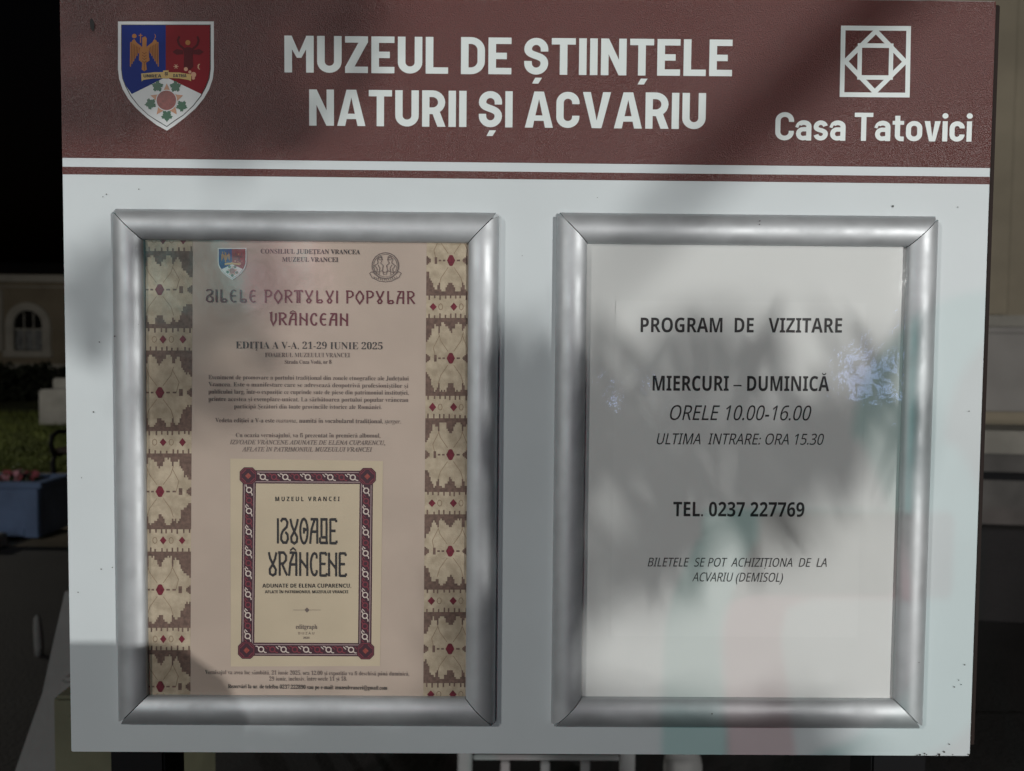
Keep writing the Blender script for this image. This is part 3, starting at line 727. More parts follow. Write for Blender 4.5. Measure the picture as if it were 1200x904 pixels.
# ------------------------------------------------------------------ folk costume poster
YP = -.0030
poster = thing('event_poster', 'tan folk costume event poster with embroidered side strips', 'poster', ((LF[0] + LF[2]) / 2, YP, LF[1] + FW), None)
pa, pb_ = bp(173.5, 277.0), bp(547.5, 820)
flat('paper', [rect(pa[0], LF[1] + FW - .003, LF[2] - FW + .003, LF[3] - FW + .003)], YP, 'paper_tan', poster)
def band(x0, x1, mains, rows, mx, rx, seed):
    rr = random.Random(seed); d = .00012
    def q(x, y): return bp(x, y)
    base = flat('embroidered_strip', [[q(x0[0], 272), q(x1[0], 272), q(x1[1], 822), q(x0[1], 822)]], YP - d, 'cloth', poster)
    def xx(u, y):
        t = (y - 278) / 540; a = x0[0] + (x0[1] - x0[0]) * t; b = x1[0] + (x1[1] - x1[0]) * t; return a + (b - a) * u
    br = []; dm = []; rd = []
    def cell(u0, u1, y0, y1, out=br):
        y0 = max(y0, 274); y1 = min(y1, 822)
        if y1 > y0: out.append([q(xx(u0, y0), y0), q(xx(u1, y0), y0), q(xx(u1, y1), y1), q(xx(u0, y1), y1)])
    NS = 30
    def ground(u):                       # how deep the brown ground bites between the star's leaves
        x = u - mx; a = abs(x)
        knots = [(0, 15), (.05, 12), (.10, 7), (.15, 3), (.22, 2.5), (.26, 6), (.29, 15), (.32, 9), (.38, 5), (.44, 9), (.49, 19), (.56, 24), (.64, 27), (.8, 30)]
        for (a0, d0), (a1, d1) in zip(knots, knots[1:]):
            if a <= a1: return d0 + (d1 - d0) * (a - a0) / (a1 - a0)
        return 30
    for r in rows:
        for s in (-1, 1):
            edge = r + s * 13
            for k in range(NS):
                u0, u1 = k / NS, (k + 1) / NS; dep = max(3, round((ground((u0 + u1) / 2) + rr.uniform(-2.2, 2.2)) / 2.6) * 2.6)
                a, b = sorted((edge, edge + s * (dep + 2))); cell(u0, u1 + .001, a, b)
            for k in range(8):           # fringe ticks into the row
                u = (k + .5) / 8 + rr.uniform(-.02, .02); a, b = sorted((edge, r + s * rr.uniform(7.5, 10))); cell(u, u + .035, a, b)
        for ux in rx:
            h = rr.uniform(4.4, 5.4); w = .075 if len(rx) > 2 else .085
            if 0 < ux < 1: rd.append([q(xx(max(0, ux - w), r), r), q(xx(ux, r - h), r - h), q(xx(min(1, ux + w), r), r), q(xx(ux, r + h), r + h)])
        for ux in [a + .18 for a in rx]:
            if .05 < ux < .95: dm += ribbon([q(xx(ux + .05 * math.cos(t / 8 * 6.283), r), r + 3.6 * math.sin(t / 8 * 6.283)) for t in range(8)], .0006, True)
    for mY in mains:
        u = .10; rd += [[q(xx(mx - u, mY), mY), q(xx(mx - .04, mY - 6), mY - 6), q(xx(mx, mY - 6.5), mY - 6.5), q(xx(mx + .04, mY - 6), mY - 6), q(xx(mx + u, mY), mY), q(xx(mx + .04, mY + 6), mY + 6), q(xx(mx, mY + 6.5), mY + 6.5), q(xx(mx - .04, mY + 6), mY + 6)]]
        for ue in (0.0, 1.0):            # notch of ground at the strip's edge, level with the star's heart
            dr = 1 if ue == 0 else -1
            if abs(ue - mx) > .3:
                for st, hh in ((.0, 5), (.035, 3.6), (.07, 2.2)):
                    a, b = sorted((ue + dr * st, ue + dr * (st + .036))); cell(a, b, mY - hh, mY + hh)
        for k in range(3):
            a = mx - .15 - k * .10
            if a > .02: cell(a - .05, a + .01, mY - 1.0 - (k == 2) * 3, mY + 1.0 + (k == 2) * 3)
            a = mx + .16 + k * .14
            if a < .97: cell(a - .02, a + .06, mY - 1.0 - (k == 2) * 3, mY + 1.0 + (k == 2) * 3)
        for sx in (-1, 1):
            for sy in (-1, 1):
                dm += ribbon([q(xx(min(1, max(0, mx + sx * .07)), mY + sy * 8), mY + sy * 8), q(xx(min(1, max(0, mx + sx * .24)), mY + sy * 20), mY + sy * 20), q(xx(min(1, max(0, mx + sx * .30)), mY + sy * 30), mY + sy * 30)], .0005)
            dm += ribbon([q(xx(mx + sx * .28, mY - 26), mY - 26), q(xx(min(1, max(0, mx + sx * .42)), mY - 12), mY - 12), q(xx(min(1, max(0, mx + sx * .36)), mY), mY)], .0005)
    # trim to the strip and set the layers one above another
    flat('brown_ground', br, YP - 2 * d, 'cloth_brown', base); flat('stitching', dm, YP - 1.6 * d, 'cloth_dim', base); [flat('red_motif', [q_], YP - 3 * d, 'cloth_red', base) for q_ in rd]
band((172.5, 175), (227.5, 224.5), [340, 460, 575.5, 690, 803], [282, 398, 518, 632.5, 747.5], .30, [.0, .37, .80], 1)
band((500.5, 496.5), (548, 548), [306, 420, 532.5, 645, 759], [360, 477, 589, 703, 812], .60, [.17, .67], 2)

YT = YP - .0006
def line(name, s, sty, x0, x1, base, cap, m='ink_soft', off=0, **k): printed(name, s, sty, x0, x1, base, cap, YT, m, poster, off, **k)
line('council_lettering', 'CONSILIUL JUDEȚEAN VRANCEA', 'RB', 307, 423, 297.8, 5.6, 'ink_grey', 0, tilt=1)
line('council_lettering', 'MUZEUL VRANCEI', 'RB', 332, 397.5, 307.4, 5.6, 'ink_grey', 0, tilt=.4)
line('date_lettering', 'EDIȚIA A V-A, 21-29 IUNIE 2025', 'R', 278, 449, 408.6, 8.6, 'ink_grey', -.009, tilt=1.2)
line('place_lettering', 'FOAIERUL MUZEULUI VRANCEI', 'R', 312, 411, 418.6, 5.4, 'ink_soft', -.008, tilt=.3)
line('place_lettering', 'Strada Cuza Vodă, nr 8', 'RB', 335, 389.5, 426.4, 4.6, 'ink_soft')
B = [('Eveniment de promovare a portului tradițional din zonele etnografice ale Județului', 246, 479.5, 444.4, 1.6),
     ('Vrancea. Este o manifestare care se adresează deopotrivă profesioniștilor și', 246, 479, 452.6, 2),
     ('publicului larg, într-o expoziție ce cuprinde sute de piese din patrimoniul instituției,', 246, 479.5, 461.2, 1.4),
     ('printre acestea și exemplare-unicat. La sărbătoarea portului popular vrâncean', 246, 479, 469.8, 1.2),
     ('participă Șezători din toate provinciile istorice ale României.', 276, 448, 478.4, 1),
     ('Vedeta ediției a V-a este _marama_, numită în vocabularul tradițional, _ștergar._', 254, 470.5, 494.6, 1.4),
     ('Cu ocazia vernisajului, va fi prezentat în premieră albumul,', 278, 446.5, 512, .6),
     ('_IZVOADE VRÂNCENE ADUNATE DE ELENA CUPARENCU,_', 271, 452, 520.2, 1),
     ('_AFLATE ÎN PATRIMONIUL MUZEULUI VRANCEI_', 285, 437, 528.6, .4)]
for s, x0, x1, b, t in B: line('body_lettering', s, 'R', x0, x1, b, 5.3, 'ink_soft', .006 if s[0] == '_' else (-.003 if '_' in s else -.008), tilt=t)
line('footer_lettering', 'Vernisajul va avea loc sâmbătă, 21 iunie 2025, ora 12.00 și expoziția va fi deschisă până duminică,', 'R', 242, 480, 788.2, 5, 'ink_soft', -.008, tilt=2)
line('footer_lettering', '29 iunie, inclusiv, între orele 11 și 18.', 'R', 317, 407.5, 796, 5, 'ink_soft', -.008)
line('footer_lettering', 'Rezervări la nr. de telefon 0237.222890 sau pe e-mail: muzeulvrancei@gmail.com', 'RB', 269, 454.5, 804.6, 4.8, 'ink_grey', 0, tilt=2)

def slav(ch, w):                        # decorative uncial pen letters
    s = []
    if ch == 'I': W_ = w; s = [[(w / 2, 0), (w / 2, 1)]]
    elif ch == 'Z': W_ = .46; s = [[(.04, .86), (.12, .97), (.30, .97), (.40, .84), (.36, .66), (.14, .50)], [(.14, .50), (.06, .34), (.05, .16), (.16, .04), (.34, .04), (.42, .18), (.40, .36), (.28, .46)]]
    elif ch == 'L': W_ = .48; s = [[(.10, 1), (.10, .04)], [(.10, .04), (.36, .04), (.42, .14), (.36, .26), (.24, .26), (.10, .10)]]
    elif ch == 'E': W_ = .44; s = [arc(.26, .5, .20, .46, 55, 305, 14), [(.06, .52), (.38, .52)]]
    elif ch == 'e': W_ = .40; s = [[(.06, 0), (.06, 1)], [(.06, .97), (.38, .97)], [(.06, .52), (.34, .52)], [(.06, .03), (.40, .03)], [(.38, .97), (.38, .86)], [(.40, .03), (.40, .14)]]
    elif ch == 'P': W_ = .46; s = [[(.08, 0), (.08, 1)], [(0, .97), (.30, .97), (.42, .84), (.42, .62), (.28, .48), (.08, .48)]]
    elif ch == 'O': W_ = .50; s = [[(.25, 1), (.46, .62), (.46, .38), (.25, 0), (.04, .38), (.04, .62), (.25, 1)]]
    elif ch == 'o': W_ = .48; s = [arc(.24, .5, .20, .48, 0, 360, 20), [(.24, .64), (.24, .40)], [(.24, .52), (.38, .58)]]
    elif ch == 'R': W_ = .48; s = [[(.08, 0), (.08, 1)], [(0, .97), (.30, .97), (.42, .84), (.42, .66), (.28, .52), (.08, .50)], [(.20, .50), (.40, .14), (.48, .02)]]
    elif ch == 'T': W_ = .50; s = [[(0, .84), (.03, .97), (.47, .97), (.50, .84)], [(.18, .97), (.18, .0)], [(.32, .97), (.32, .0)]]
    elif ch == 'U': W_ = .52; s = [[(.04, 1), (.16, .64), (.26, .42), (.38, .20), (.30, .03), (.20, .03), (.12, .20), (.26, .42), (.36, .64), (.48, 1)]]
    elif ch == 'V': W_ = .46; s = [[(.03, .98), (.10, .72), (.24, .48), (.40, .26), (.38, .08), (.24, .01), (.09, .08), (.07, .26), (.24, .48), (.36, .70), (.44, .98)]]
    elif ch == 'v': W_ = .42; s = [[(.02, .96), (.12, 1), (.12, .40), (.24, .02), (.40, .40), (.40, .96)]]
    elif ch == 'A': W_ = .50; s = [[(.06, .97), (.46, .97)], [(.28, .97), (.10, .55), (.03, 0)], [(.42, .97), (.42, 0)], [(.10, .48), (.42, .48)]]
    elif ch == 'N': W_ = .50; s = [[(.06, 0), (.06, 1)], [(.44, 0), (.44, 1)], [(.06, .70), (.44, .32)]]
    elif ch == 'C': W_ = .44; s = [arc(.26, .5, .20, .46, 55, 305, 14), [(.37, .88), (.38, .74)], [(.37, .12), (.38, .26)]]
    elif ch == 'D': W_ = .44; s = [[(.08, .26), (.08, .97), (.36, .97), (.36, .04)], [(0, .04), (.44, .04)], [(0, .26), (0, .04)], [(.08, .26), (.36, .26)]]
    else: W_ = .3
    ps = []
    for q in s: ps += ribbon(q, w)
    return W_, ps
def title(name, s, x0, x1, b, t, m, w, y, parent, tilt=0, gap=.14):
    p, xm = stroke_text(s, lambda c: slav(c, w), gap=gap, space=.36); flat(name, fit(p, xm, x0, x1, b, t, tilt), y, m, parent)
title('title_lettering', 'ZILELE PORTULUI POPULAR', 243, 486.5, 354.6, 339.6, 'ink_red', .105, YT, poster, 2.4)
title('title_lettering', 'vRÂNCEAN', 317, 409, 381.4, 366.8, 'ink_red', .12, YT, poster, 1.0)
crest(lambda x, y: bp(257 + (x - 55) / 725 * 33.5, 291.5 + (y - 36) / 826 * 37), YT, poster, True)
# museum roundel
def circ_px(cx, cy, rx, ry, n=28): return [bp(cx + rx * math.cos(2 * math.pi * i / n), cy + ry * math.sin(2 * math.pi * i / n)) for i in range(n)]
rb = ribbon(circ_px(452.5, 312, 15.5, 15), .0008, True) + ribbon(circ_px(452.5, 312, 13.6, 13.2), .0004, True)
rr = random.Random(6)
for bx_, s in ((446, 1), (458, -1)):
    rb += ribbon([bp(bx_ + s * a, b) for a, b in ((-4, 322), (-3, 316), (-6, 312), (-2, 309), (-3, 304), (1, 302), (3, 305), (1, 309), (4, 312), (3, 318), (5, 323))], .0006)
    rb += ribbon([bp(bx_ + s * a, b) for a, b in ((-2, 311), (0, 315), (-1, 323))], .0006) + ribbon(circ_px(bx_ + s * .5, 303, 2.2, 2.4, 10), .0005, True)
    rb += ribbon([bp(bx_ + s * a, b) for a, b in ((-7, 318), (-4, 320), (2, 318), (6, 320))], .0005)
rb += ribbon([bp(a, b) for a, b in ((434, 321), (437, 326), (445, 330), (452.5, 331), (460, 330), (468, 326), (471, 321), (468, 319), (460, 326), (452.5, 327.5), (445, 326), (437, 319), (434, 321))], .0006)
for k in range(12): rb += ribbon([bp(439 + k * 2.4, 324.5 + 3.6 * math.sin(math.pi * k / 11)), bp(440 + k * 2.4, 327 + 2.6 * math.sin(math.pi * k / 11))], .0005)
flat('museum_roundel', rb, YT, 'ink_soft', poster)

# the pictured album cover on the poster
d = .0001; YK = YP - .0003
pg = flat('album_picture', [[bp(271.5, 537), bp(449.5, 540), bp(446, 779), bp(272, 779.5)]], YK, 'paper_cream', poster)
bx0, bx1, by0, by1 = 286.0, 438.0, 550.5, 767.0
def K(x, y): return bp(x + (y - 550) * -.010, y + (x - 286) * .005)
def Krect(x0, y0, x1, y1): return [K(x0, y0), K(x1, y0), K(x1, y1), K(x0, y1)]
tw = 15.5
dark = [Krect(bx0, by0, bx1, by0 + tw), Krect(bx0, by1 - tw, bx1, by1), Krect(bx0, by0, bx0 + tw, by1), Krect(bx1 - tw, by0, bx1, by1)]
flat('album_border', dark, YK - d, 'border', pg)
ln = []
for a, b in ((1.6, 2.6), (tw - 2.6, tw - 1.6)):
    for r_ in ((bx0 + a, by0 + a, bx1 - a, by0 + b), (bx0 + a, by1 - b, bx1 - a, by1 - a), (bx0 + a, by0 + a, bx0 + b, by1 - a), (bx1 - b, by0 + a, bx1 - a, by1 - a)): ln.append(Krect(*r_))
flat('album_border_line', ln, YK - 2 * d, 'border_line', pg)
wh = []; rdk = []
def chain(horizontal, c, a0, a1):
    n = int((a1 - a0) / 12.0); st = (a1 - a0) / n; acc = 0
    for k in range(n):
        m_ = a0 + (k + .5) * st; out = wh if k % 2 == 0 else rdk
        pt = (lambda u, v: K(m_ + u, c + v)) if horizontal else (lambda u, v: K(c + v, m_ + u))
        out += ribbon([pt(3.1 * math.cos(t / 8 * 6.283 + .39), 3.1 * math.sin(t / 8 * 6.283 + .39)) for t in range(8)], .0010, True)
        out += ribbon([pt(-6.5, -3.6), pt(-4.6, -3.6), pt(-2.2, -1.8)], .0009) + ribbon([pt(6.5, 3.6), pt(4.6, 3.6), pt(2.2, 1.8)], .0009)
        (rdk if k % 2 == 0 else wh)[:] += ribbon([pt(4.2, -3.4), pt(7.2, -.4)], .0008)
for cyy in (by0 + tw / 2, by1 - tw / 2): chain(True, cyy, bx0 + 17, bx1 - 17)
for cxx in (bx0 + tw / 2, bx1 - tw / 2): chain(False, cxx, by0 + 17, by1 - 17)
flat('album_chain', wh, YK - 3 * d, 'border_white', pg); flat('album_chain', rdk, YK - 2.6 * d, 'border_red', pg)
cn = []; cl = []; cd = []
for cx in (bx0 + 6.6, bx1 - 6.6):
    for cyy in (by0 + 6.6, by1 - 6.6):
        r = 10.0; q = r * .5
        cn.append([K(cx + a, cyy + b) for a, b in ((-q, -r), (q, -r), (r, -q), (r, q), (q, r), (-q, r), (-r, q), (-r, -q))])
        for r2, w_ in ((8.6, .0006),):
            q2 = r2 * .5
            cl += ribbon([K(cx + a, cyy + b) for a, b in ((-q2, -r2), (q2, -r2), (r2, -q2), (r2, q2), (q2, r2), (-q2, r2), (-r2, q2), (-r2, -q2))], w_, True)
        for a, b in ((-1, -1), (1, -1), (1, 1), (-1, 1)):
            cl += ribbon([K(cx + a * 7.4, cyy + b * 2.6), K(cx + a * 2.6, cyy + b * 7.4)], .0008)
        cd.append([K(cx - 3.6, cyy), K(cx, cyy - 3.6), K(cx + 3.6, cyy), K(cx, cyy + 3.6)])
[flat('album_corner', [q_], YK - 3.6 * d, 'border', pg) for q_ in cn]; flat('album_corner_line', cl, YK - 4.4 * d, 'border_red', pg); [flat('album_corner_diamond', [q_], YK - 4.4 * d, 'c_brick', pg) for q_ in cd]
YA = YK - .0004
title('album_title_lettering', 'IZVoADe', 326, 395.5, 636, 606.5, 'ink', .11, YA, pg, .6, gap=.07)
title('album_title_lettering', 'VRÂNCeNe', 316, 406.5, 673.4, 645.5, 'ink', .11, YA, pg, 1.2, gap=.07)
printed('album_lettering', 'M U Z E U L   V R A N C E I', 'SB', 324, 399, 586.6, 5.2, YA, 'ink', pg)
printed('album_lettering', 'ADUNATE DE ELENA CUPARENCU,', 'SB', 309, 412.5, 687.4, 4.6, YA, 'ink', pg)
printed('album_lettering', 'AFLATE ÎN PATRIMONIUL MUZEULUI VRANCEI', 'SB', 312, 409, 694, 3.4, YA, 'ink', pg)
printed('album_lettering', 'editgraph', 'RB', 348, 373, 735.5, 5.4, YA, 'ink_soft', pg)
printed('album_lettering', 'B U Z Ă U', 'S', 351, 369.5, 742, 2.8, YA, 'ink_soft', pg)
printed('album_lettering', '2025', 'SB', 356.5, 364, 747, 2.4, YA, 'ink_soft', pg)
flat('album_ornament', [[bp(358, 713.5), bp(361, 710.5), bp(364, 713.5), bp(361, 716.5)]] + ribbon([bp(345, 713.5), bp(377, 713.5)], .0003), YA, 'ink_soft', pg)

# ------------------------------------------------------------------ visiting hours sheet
YN = -.0025
ns = thing('notice_sheet', 'white visiting hours sheet with bold black text in a silver frame', 'notice', ((RF[0] + RF[2]) / 2, YN, RF[1] + .08))
a = bp(721, 352.5); b = bp(1003, 746)
v = []; N = 12
for k in range(N + 1):
    for i in range(N + 1):
        u, w = i / N, k / N; lift = .00012 * (max(0, u - .9) / .1) ** 2 + .0004 * (max(0, w - .93) / .07) ** 2
        v.append((a[0] + (b[0] - a[0]) * u, YN - lift, b[1] + (a[1] - b[1]) * w))
mesh('paper', v, [(k * (N + 1) + i, k * (N + 1) + i + 1, (k + 1) * (N + 1) + i + 1, (k + 1) * (N + 1) + i) for k in range(N) for i in range(N)], 'paper_white2', ns, smooth=True)
def nl(s, sty, x0, x1, base, cap, off=0, shear=0, tilt=.6): printed('notice_lettering', s, sty, x0, x1, base, cap, YN - .0003, 'ink', ns, off, shear, tilt)
nl('PROGRAM  DE   VIZITARE', 'SB', 750, 985, 389.6, 17.0)
nl('MIERCURI – DUMINICĂ', 'SB', 764, 970, 457.8, 17.4)
nl('ORELE 10.00-16.00', 'S', 784, 948, 492.0, 17.2, 0, .2)
nl('ULTIMA  INTRARE: ORA 15.30', 'S', 769, 963, 520.4, 12.8, 0, .2)
nl('TEL. 0237 227769', 'SB', 788, 941, 604.4, 16.8)
nl('BILETELE  SE POT  ACHIZIȚIONA  DE  LA', 'S', 759, 968, 663.0, 10.2, 0, .2)
nl('ACVARIU (DEMISOL)', 'S', 811, 916, 680.4, 10.4, 0, .2)
run_jobs()

# ================================================================== LAMPS AND WHAT STANDS BEFORE THE BOARD
def aim(pos, tgt): return (Vector(tgt) - Vector(pos)).to_track_quat('-Z', 'Y').to_euler()
def lamp(parent, name, pos, tgt, power, col, radius, spread=70):
    l = bpy.data.lights.new(name, 'SPOT'); l.energy = power; l.color = col; l.shadow_soft_size = radius; l.spot_size = R_(spread); l.spot_blend = .6
    o = bpy.data.objects.new(name, l); C.objects.link(o); o.location = pos; o.rotation_euler = aim(pos, tgt)
    if parent is not None: o.parent = parent; o.matrix_parent_inverse = Matrix.Translation(-WL[parent.name])
    return o
TGT = Vector((0, 0, EYE))
def flood_head(parent, pos, lens):
    d = (TGT - pos).normalized(); s = d.cross(Vector((0, 0, 1))).normalized(); u = s.cross(d); c = pos - d * .07
    def bx(w, h, a, b): return [c + s * x * w + u * z * h + d * y for x, y, z in ((-1, a, -1), (1, a, -1), (1, b, -1), (-1, b, -1), (-1, a, 1), (1, a, 1), (1, b, 1), (-1, b, 1))]
    fs = [(0, 3, 2, 1), (4, 5, 6, 7), (0, 1, 5, 4), (1, 2, 6, 5), (2, 3, 7, 6), (3, 0, 4, 7)]
    h = MB().add(bx(.12, .09, -.06, .02), fs).build('lamp_head', 'grey_metal', parent, bevel=.008)
    MB().add(bx(.04, .04, .021, .027), fs).build('lens', lens, h)
st = thing('floodlight', 'white floodlight on a short grey post facing the sign', 'street lamp', (FLOOD.x, FLOOD.y, 0))
MB().tube([(FLOOD.x + .07, FLOOD.y - .12, 0), (FLOOD.x + .07, FLOOD.y - .12, FLOOD.z - .05)], .04, 14).build('post', 'grey_metal', st)
flood_head(st, FLOOD, 'lens_white'); lamp(st, 'bulb', FLOOD, TGT, POWER['flood'], (1, .985, .95), .021, 100)
mid = (TEAL + PINK) / 2
st = thing('lamp_post', 'grey lamp post carrying a teal and a pink floodlight', 'street lamp', (mid.x, mid.y - .2, 0))
MB().tube([(mid.x, mid.y - .2, 0), (mid.x, mid.y - .2, mid.z)], [.06, .045], 14).build('post', 'grey_metal', st)
MB().tube([TEAL + Vector((0, -.2, -.02)), PINK + Vector((0, -.2, -.02))], .025, 10).build('cross_arm', 'grey_metal', st)
flood_head(st, TEAL, 'lens_teal'); flood_head(st, PINK, 'lens_pink')
lamp(st, 'bulb', TEAL, TGT, POWER['teal'], (.18, 1, .95), .035, 100); lamp(st, 'bulb', PINK, TGT, POWER['pink'], (1, .36, .44), .035, 100)
sl = thing('fill_lamp', 'added grey fill lamp on a tall pole, unseen behind the photographer', 'street lamp', (FILL.x, FILL.y - .3, 0))
MB().tube([(FILL.x, FILL.y - .3, 0), (FILL.x, FILL.y - .3, 4.9), (FILL.x, FILL.y - .28, 5.4), (FILL.x, FILL.y, 5.65)], [.09, .06, .05, .04], 14).build('pole', 'grey_metal', sl)
MB().tube([(FILL.x, FILL.y, 5.66), (FILL.x, FILL.y, 5.55), (FILL.x, FILL.y, 5.5)], [.06, .26, .30], 20).build('shade', 'grey_metal', sl)
so = lamp(sl, 'bulb', FILL, TGT, POWER['street'], (1, .97, .93), .22, 120)  # soft neutral fill, added to lift the shaded parts of the board
gl = thing('lawn_fill_lamp', 'added warm fill lamp on a post, unseen beside the lawn', 'street lamp', (-11.5, 7.5, 0))
MB().tube([(-11.5, 7.5, 0), (-11.5, 7.5, 3.9)], [.06, .04], 14).build('post', 'grey_metal', gl)
MB().tube([(-11.5, 7.5, 4.1), (-11.5, 7.5, 4.14), (-11.5, 7.5, 4.22)], [.3, .28, .05], 20).build('shade', 'grey_metal', gl)
gp = bpy.data.lights.new('bulb', 'POINT'); gp.energy = 750; gp.color = (1, .93, .80); gp.shadow_soft_size = .08  # added out of view to brighten the lawn, path and house
go = bpy.data.objects.new('bulb', gp); C.objects.link(go); go.location = (-11.5, 7.5, 4.0); go.parent = gl; go.matrix_parent_inverse = Matrix.Translation(-WL[gl.name])
# small blue lit signs down the street, mirrored in the clear covers
def mirror(px, py, dist):
    q = Vector((bp(px, py)[0], 0, bp(px, py)[1])); r = q - CAM; r.y = -r.y; return q + r.normalized() * dist
for px, py, w_, h_, lab in ((1042, 402, .12, .09, 'small bright blue light box high on its stand'), (1036, 438, .22, .18, 'large blue light box down the street'), (733, 462, .13, .07, 'small blue light box near the road middle')):
    q = mirror(px, py, 9.0 if w_ > .2 else 9.4)
    t_ = thing('light_box', lab, 'sign', (q.x, q.y, 0), 'blue light boxes facing the museum')
    MB().box((q.x - w_ - .03, q.y - .09, q.z - h_ - .03), (q.x + w_ + .03, q.y - .012, q.z + h_ + .03)).build('case', 'grey_metal', t_, bevel=.01)
    MB().box((q.x - w_, q.y - .011, q.z - h_), (q.x + w_, q.y, q.z + h_)).build('screen', 'blue_lit', t_)
    MB().tube([(q.x, q.y - .05, 0), (q.x, q.y - .05, q.z - h_ - .03)], .03, 10).build('post', 'grey_metal', t_)

# garden shrub in front of the flood: its branch and leaves shade the board
def toward(px, py, t, L=FLOOD):
    x, z = bp(px, py); return Vector((x, 0, z)).lerp(L, t)
sb = thing('shrub', 'tall loose shrub with arching branches before the floodlight', 'shrub', (2.9, -4.0, 0))
rg = random.Random(21)
br = MB()
limb = [toward(1150, -120, .60), toward(1030, 8, .60), toward(930, 100, .60), toward(830, 190, .60), toward(745, 290, .60), toward(690, 350, .60), toward(620, 425, .61), toward(560, 490, .62)]
br.tube(limb, [.0085, .0085, .0085, .0075, .0045, .003, .0025, .002], 10)
base = Vector((limb[0].x + .12, limb[0].y + .05, 0))
br.tube([base, base + Vector((.05, 0, .8)), base + Vector((.02, .02, 1.5)), base + Vector((-.1, .05, 2.0)), limb[0]], [.045, .04, .034, .026, .019], 10)
lf = MB()
def inside(x, y, P):
    c = False; j = len(P) - 1
    for i in range(len(P)):
        if (P[i][1] > y) != (P[j][1] > y) and x < (P[j][0] - P[i][0]) * (y - P[i][1]) / (P[j][1] - P[i][1]) + P[i][0]: c = not c
        j = i
    return c
def leafy(P, n, s0=.012, s1=.026, t0=.40, t1=.56):
    xs = [p[0] for p in P]; ys = [p[1] for p in P]; k = 0; pts = []
    while k < n:
        x = rg.uniform(min(xs), max(xs)); y = rg.uniform(min(ys), max(ys))
        if inside(x, y, P): pts.append(toward(x, y, rg.uniform(t0, t1))); k += 1
    leaf_cloud(lf, pts, s0, s1, rg)
    for _ in range(max(3, n // 60)):
        i, j = rg.choice(pts), rg.choice(pts); br.tube([i, (i + j) / 2 + Vector((0, .03, .02)), j], .002, 5)
def strands(P, n, t0=.42, t1=.58, ln=(.022, .055), wd=(.005, .011)):     # long narrow drooping leaves
    xs = [p[0] for p in P]; ys = [p[1] for p in P]; k = 0
    while k < n:
        x = rg.uniform(min(xs), max(xs)); y = rg.uniform(min(ys), max(ys))
        if not inside(x, y, P): continue
        k += 1; p = toward(x, y, rg.uniform(t0, t1)); a = Vector((rg.gauss(.25, .22), rg.gauss(0, .25), -1)).normalized(); b = a.cross(Vector((rg.gauss(.5, .5), -1, rg.gauss(0, .3)))).normalized()
        s_ = rg.uniform(*ln); w_ = rg.uniform(*wd)
        lf.add([p - a * s_, p + b * w_ - a * s_ * .2, p + b * w_ * .7 + a * s_ * .4, p + a * s_, p - b * w_ * .7 + a * s_ * .4, p - b * w_ - a * s_ * .2], [(0, 1, 2, 3, 4, 5)])
strands([(590, 455), (690, 425), (770, 385), (870, 400), (960, 420), (1062, 400), (1062, 530), (960, 570), (930, 620), (860, 660), (760, 690), (690, 730), (640, 845), (585, 845)], 75, .52, .66, (.010, .022), (.004, .008))
strands([(600, 450), (690, 425), (770, 385), (870, 400), (960, 420), (1062, 400), (1062, 520), (960, 570), (930, 620), (860, 650), (760, 670), (690, 700), (600, 700)], 75, .26, .42, (.018, .05), (.003, .006))
strands([(575, 470), (650, 425), (655, 740), (640, 900), (570, 900), (555, 850)], 75)
leafy([(590, 480), (900, 480), (860, 640), (700, 690), (640, 840), (590, 840)], 12)
leafy([(600, 860), (640, 860), (760, 860), (960, 860), (960, 905), (600, 905)], 170)
leafy([(285, 850), (985, 850), (960, 905), (285, 905)], 420)
leafy([(-20, -60), (470, -60), (430, 165), (-20, 170)], 130)
leafy([(170, 280), (330, 280), (300, 500), (170, 500)], 50)
leafy([(70, 310), (135, 310), (135, 430), (70, 400)], 14)
br.build('branches', 'bark', sb); lf.build('leaves', 'leaf', sb)

# added unseen box, shaped so that its shoulder shades the board's lower corner
def along(px, py, y):
    x, z = bp(px, py); q = Vector((x, 0, z)); t = y / FLOOD.y; return q.lerp(FLOOD, t)
yk = -1.08
r_ = along(286, 752, yk); zt = along(100, 752, yk).z; xl = along(30, 800, yk).x; xr = along(287, 840, yk).x
out = [(xl, 0), (xr, 0), (xr, zt - .055), (xr - .012, zt - .028), (xr - .045, zt - .004), (xr - .06, zt), (xl, zt)]
kc = thing('corner_shade_box', 'added grey round-shouldered box shading the corner of the sign', 'shadow caster', ((xl + xr) / 2, yk, 0))
MB().prism(out, yk - .12, yk).build('body', 'grey_metal', kc, bevel=.003)
MB().box((xl + .04, yk + .001, zt - .35), (xr - .06, yk + .006, zt - .18)).build('front_panel', 'black_metal', kc, bevel=.002)
MB().box((xl + .05, yk + .001, zt - .52), (xl + .14, yk + .012, zt - .50)).build('front_slot', 'black_metal', kc, bevel=.002)

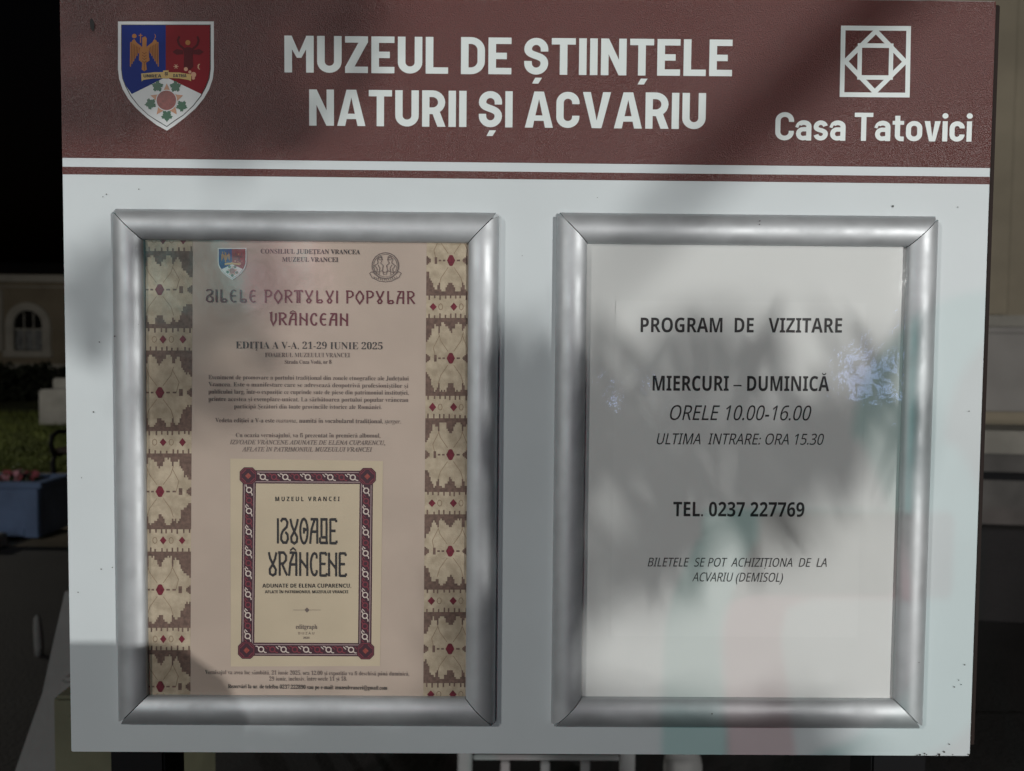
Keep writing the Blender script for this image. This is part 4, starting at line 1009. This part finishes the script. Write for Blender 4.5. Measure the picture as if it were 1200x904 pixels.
# the photographer, behind the camera
def skin_body(name, chains, m, parent, sub=2):
    v = []; e = []; r = []; idx = {}
    def vid(p, rad):
        k = tuple(round(c, 4) for c in p)
        if k not in idx: idx[k] = len(v); v.append(p); r.append(rad)
        return idx[k]
    for c in chains:
        ids = [vid(p, rad) for p, rad in c]; e += list(zip(ids, ids[1:]))
    me = bpy.data.meshes.new(name); me.from_pydata(v, e, []); o = link(name, me, m, parent)
    bm = bmesh.new(); bm.from_mesh(me); ly = bm.verts.layers.skin.verify(); bm.verts.ensure_lookup_table()
    for i, w in enumerate(bm.verts): w[ly].radius = (r[i], r[i]); w[ly].use_root = (i == 0)
    bm.to_mesh(me); bm.free()
    o.modifiers.new('skin', 'SKIN').use_smooth_shade = True; sd = o.modifiers.new('sub', 'SUBSURF'); sd.levels = sub; sd.render_levels = sub
    return o
pr = thing('person', 'person in a dark jacket raising a phone with one hand', 'person', (0, -1.18, 0))
X0, Y0 = 0.0, -1.18
def P3(x, y, z): return (X0 + x, Y0 + y, z)
ch = [[(P3(0, -.02, .93), .15), (P3(0, -.02, 1.10), .14), (P3(0, -.02, 1.27), .16), (P3(0, -.01, 1.38), .11), (P3(0, .0, 1.45), .055), (P3(0, .03, 1.53), .07), (P3(0, .04, 1.61), .092), (P3(0, .03, 1.68), .075)]]
for s in (-1, 1):
    ch.append([(P3(0, -.02, .93), .15), (P3(s * .10, -.02, .86), .095), (P3(s * .11, .0, .48), .062), (P3(s * .11, -.03, .09), .042), (P3(s * .12, .10, .04), .035)])
    hx = s * .075
    if s > 0:
        ch.append([(P3(0, -.02, 1.27), .16), (P3(.12, -.02, 1.35), .075), (P3(.18, -.05, 1.29), .056), (P3(.20, -.10, 1.05), .044), (P3(.20, -.04, .84), .032), (P3(.20, -.02, .77), .034), (P3(.195, .0, .68), .018)])
        continue
    ch.append([(P3(0, -.02, 1.27), .16), (P3(s * .12, -.02, 1.35), .075), (P3(s * .19, .0, 1.30), .056), (P3(s * .20, .15, 1.13), .040), (P3(s * .12, .33, 1.32), .028), (P3(hx + s * .02, .42, 1.43), .022), (P3(hx, .435, 1.465), .026)])
    palm = P3(hx, .435, 1.465)
    for k in range(4):
        z = 1.445 + k * .017
        ch.append([(palm, .026), (P3(hx - s * .012, .455, z), .008), (P3(hx - s * .030, .462, z + .004), .0075), (P3(hx - s * .042, .452, z + .004), .0065)])
    ch.append([(palm, .026), (P3(hx - s * .012, .425, 1.445), .010), (P3(hx - s * .034, .428, 1.452), .008)])
skin_body('body', ch, 'coat_cloth', pr)
hb_ = MB()
for k in range(9):
    a0 = math.pi * k / 8
rings = []
hv = []; n = 16
for i in range(8):
    t = math.pi / 2 * i / 7; rr_ = .103 * math.cos(t) + .002; z = 1.615 + .115 * math.sin(t)
    hv += [P3(rr_ * math.cos(6.283 * k / n), .025 + rr_ * 1.12 * math.sin(6.283 * k / n), z - (.05 if math.sin(6.283 * k / n) < -.1 and i == 0 else 0)) for k in range(n)]
hb_.add(hv, [(i * n + k, i * n + (k + 1) % n, (i + 1) * n + (k + 1) % n, (i + 1) * n + k) for i in range(7) for k in range(n)]); hb_.build('hair', 'hair', pr, smooth=True)
ph_ = thing('phone', 'black phone held up in front of the sign', 'phone', (0, -.74, EYE))
MB().box((-.078, -.738, EYE - .110), (.078, -.730, EYE - .040)).build('case', 'black_metal', ph_, bevel=.003)
MB().box((-.072, -.7395, EYE - .106), (.072, -.7385, EYE - .044)).build('screen', 'glass_far', ph_)
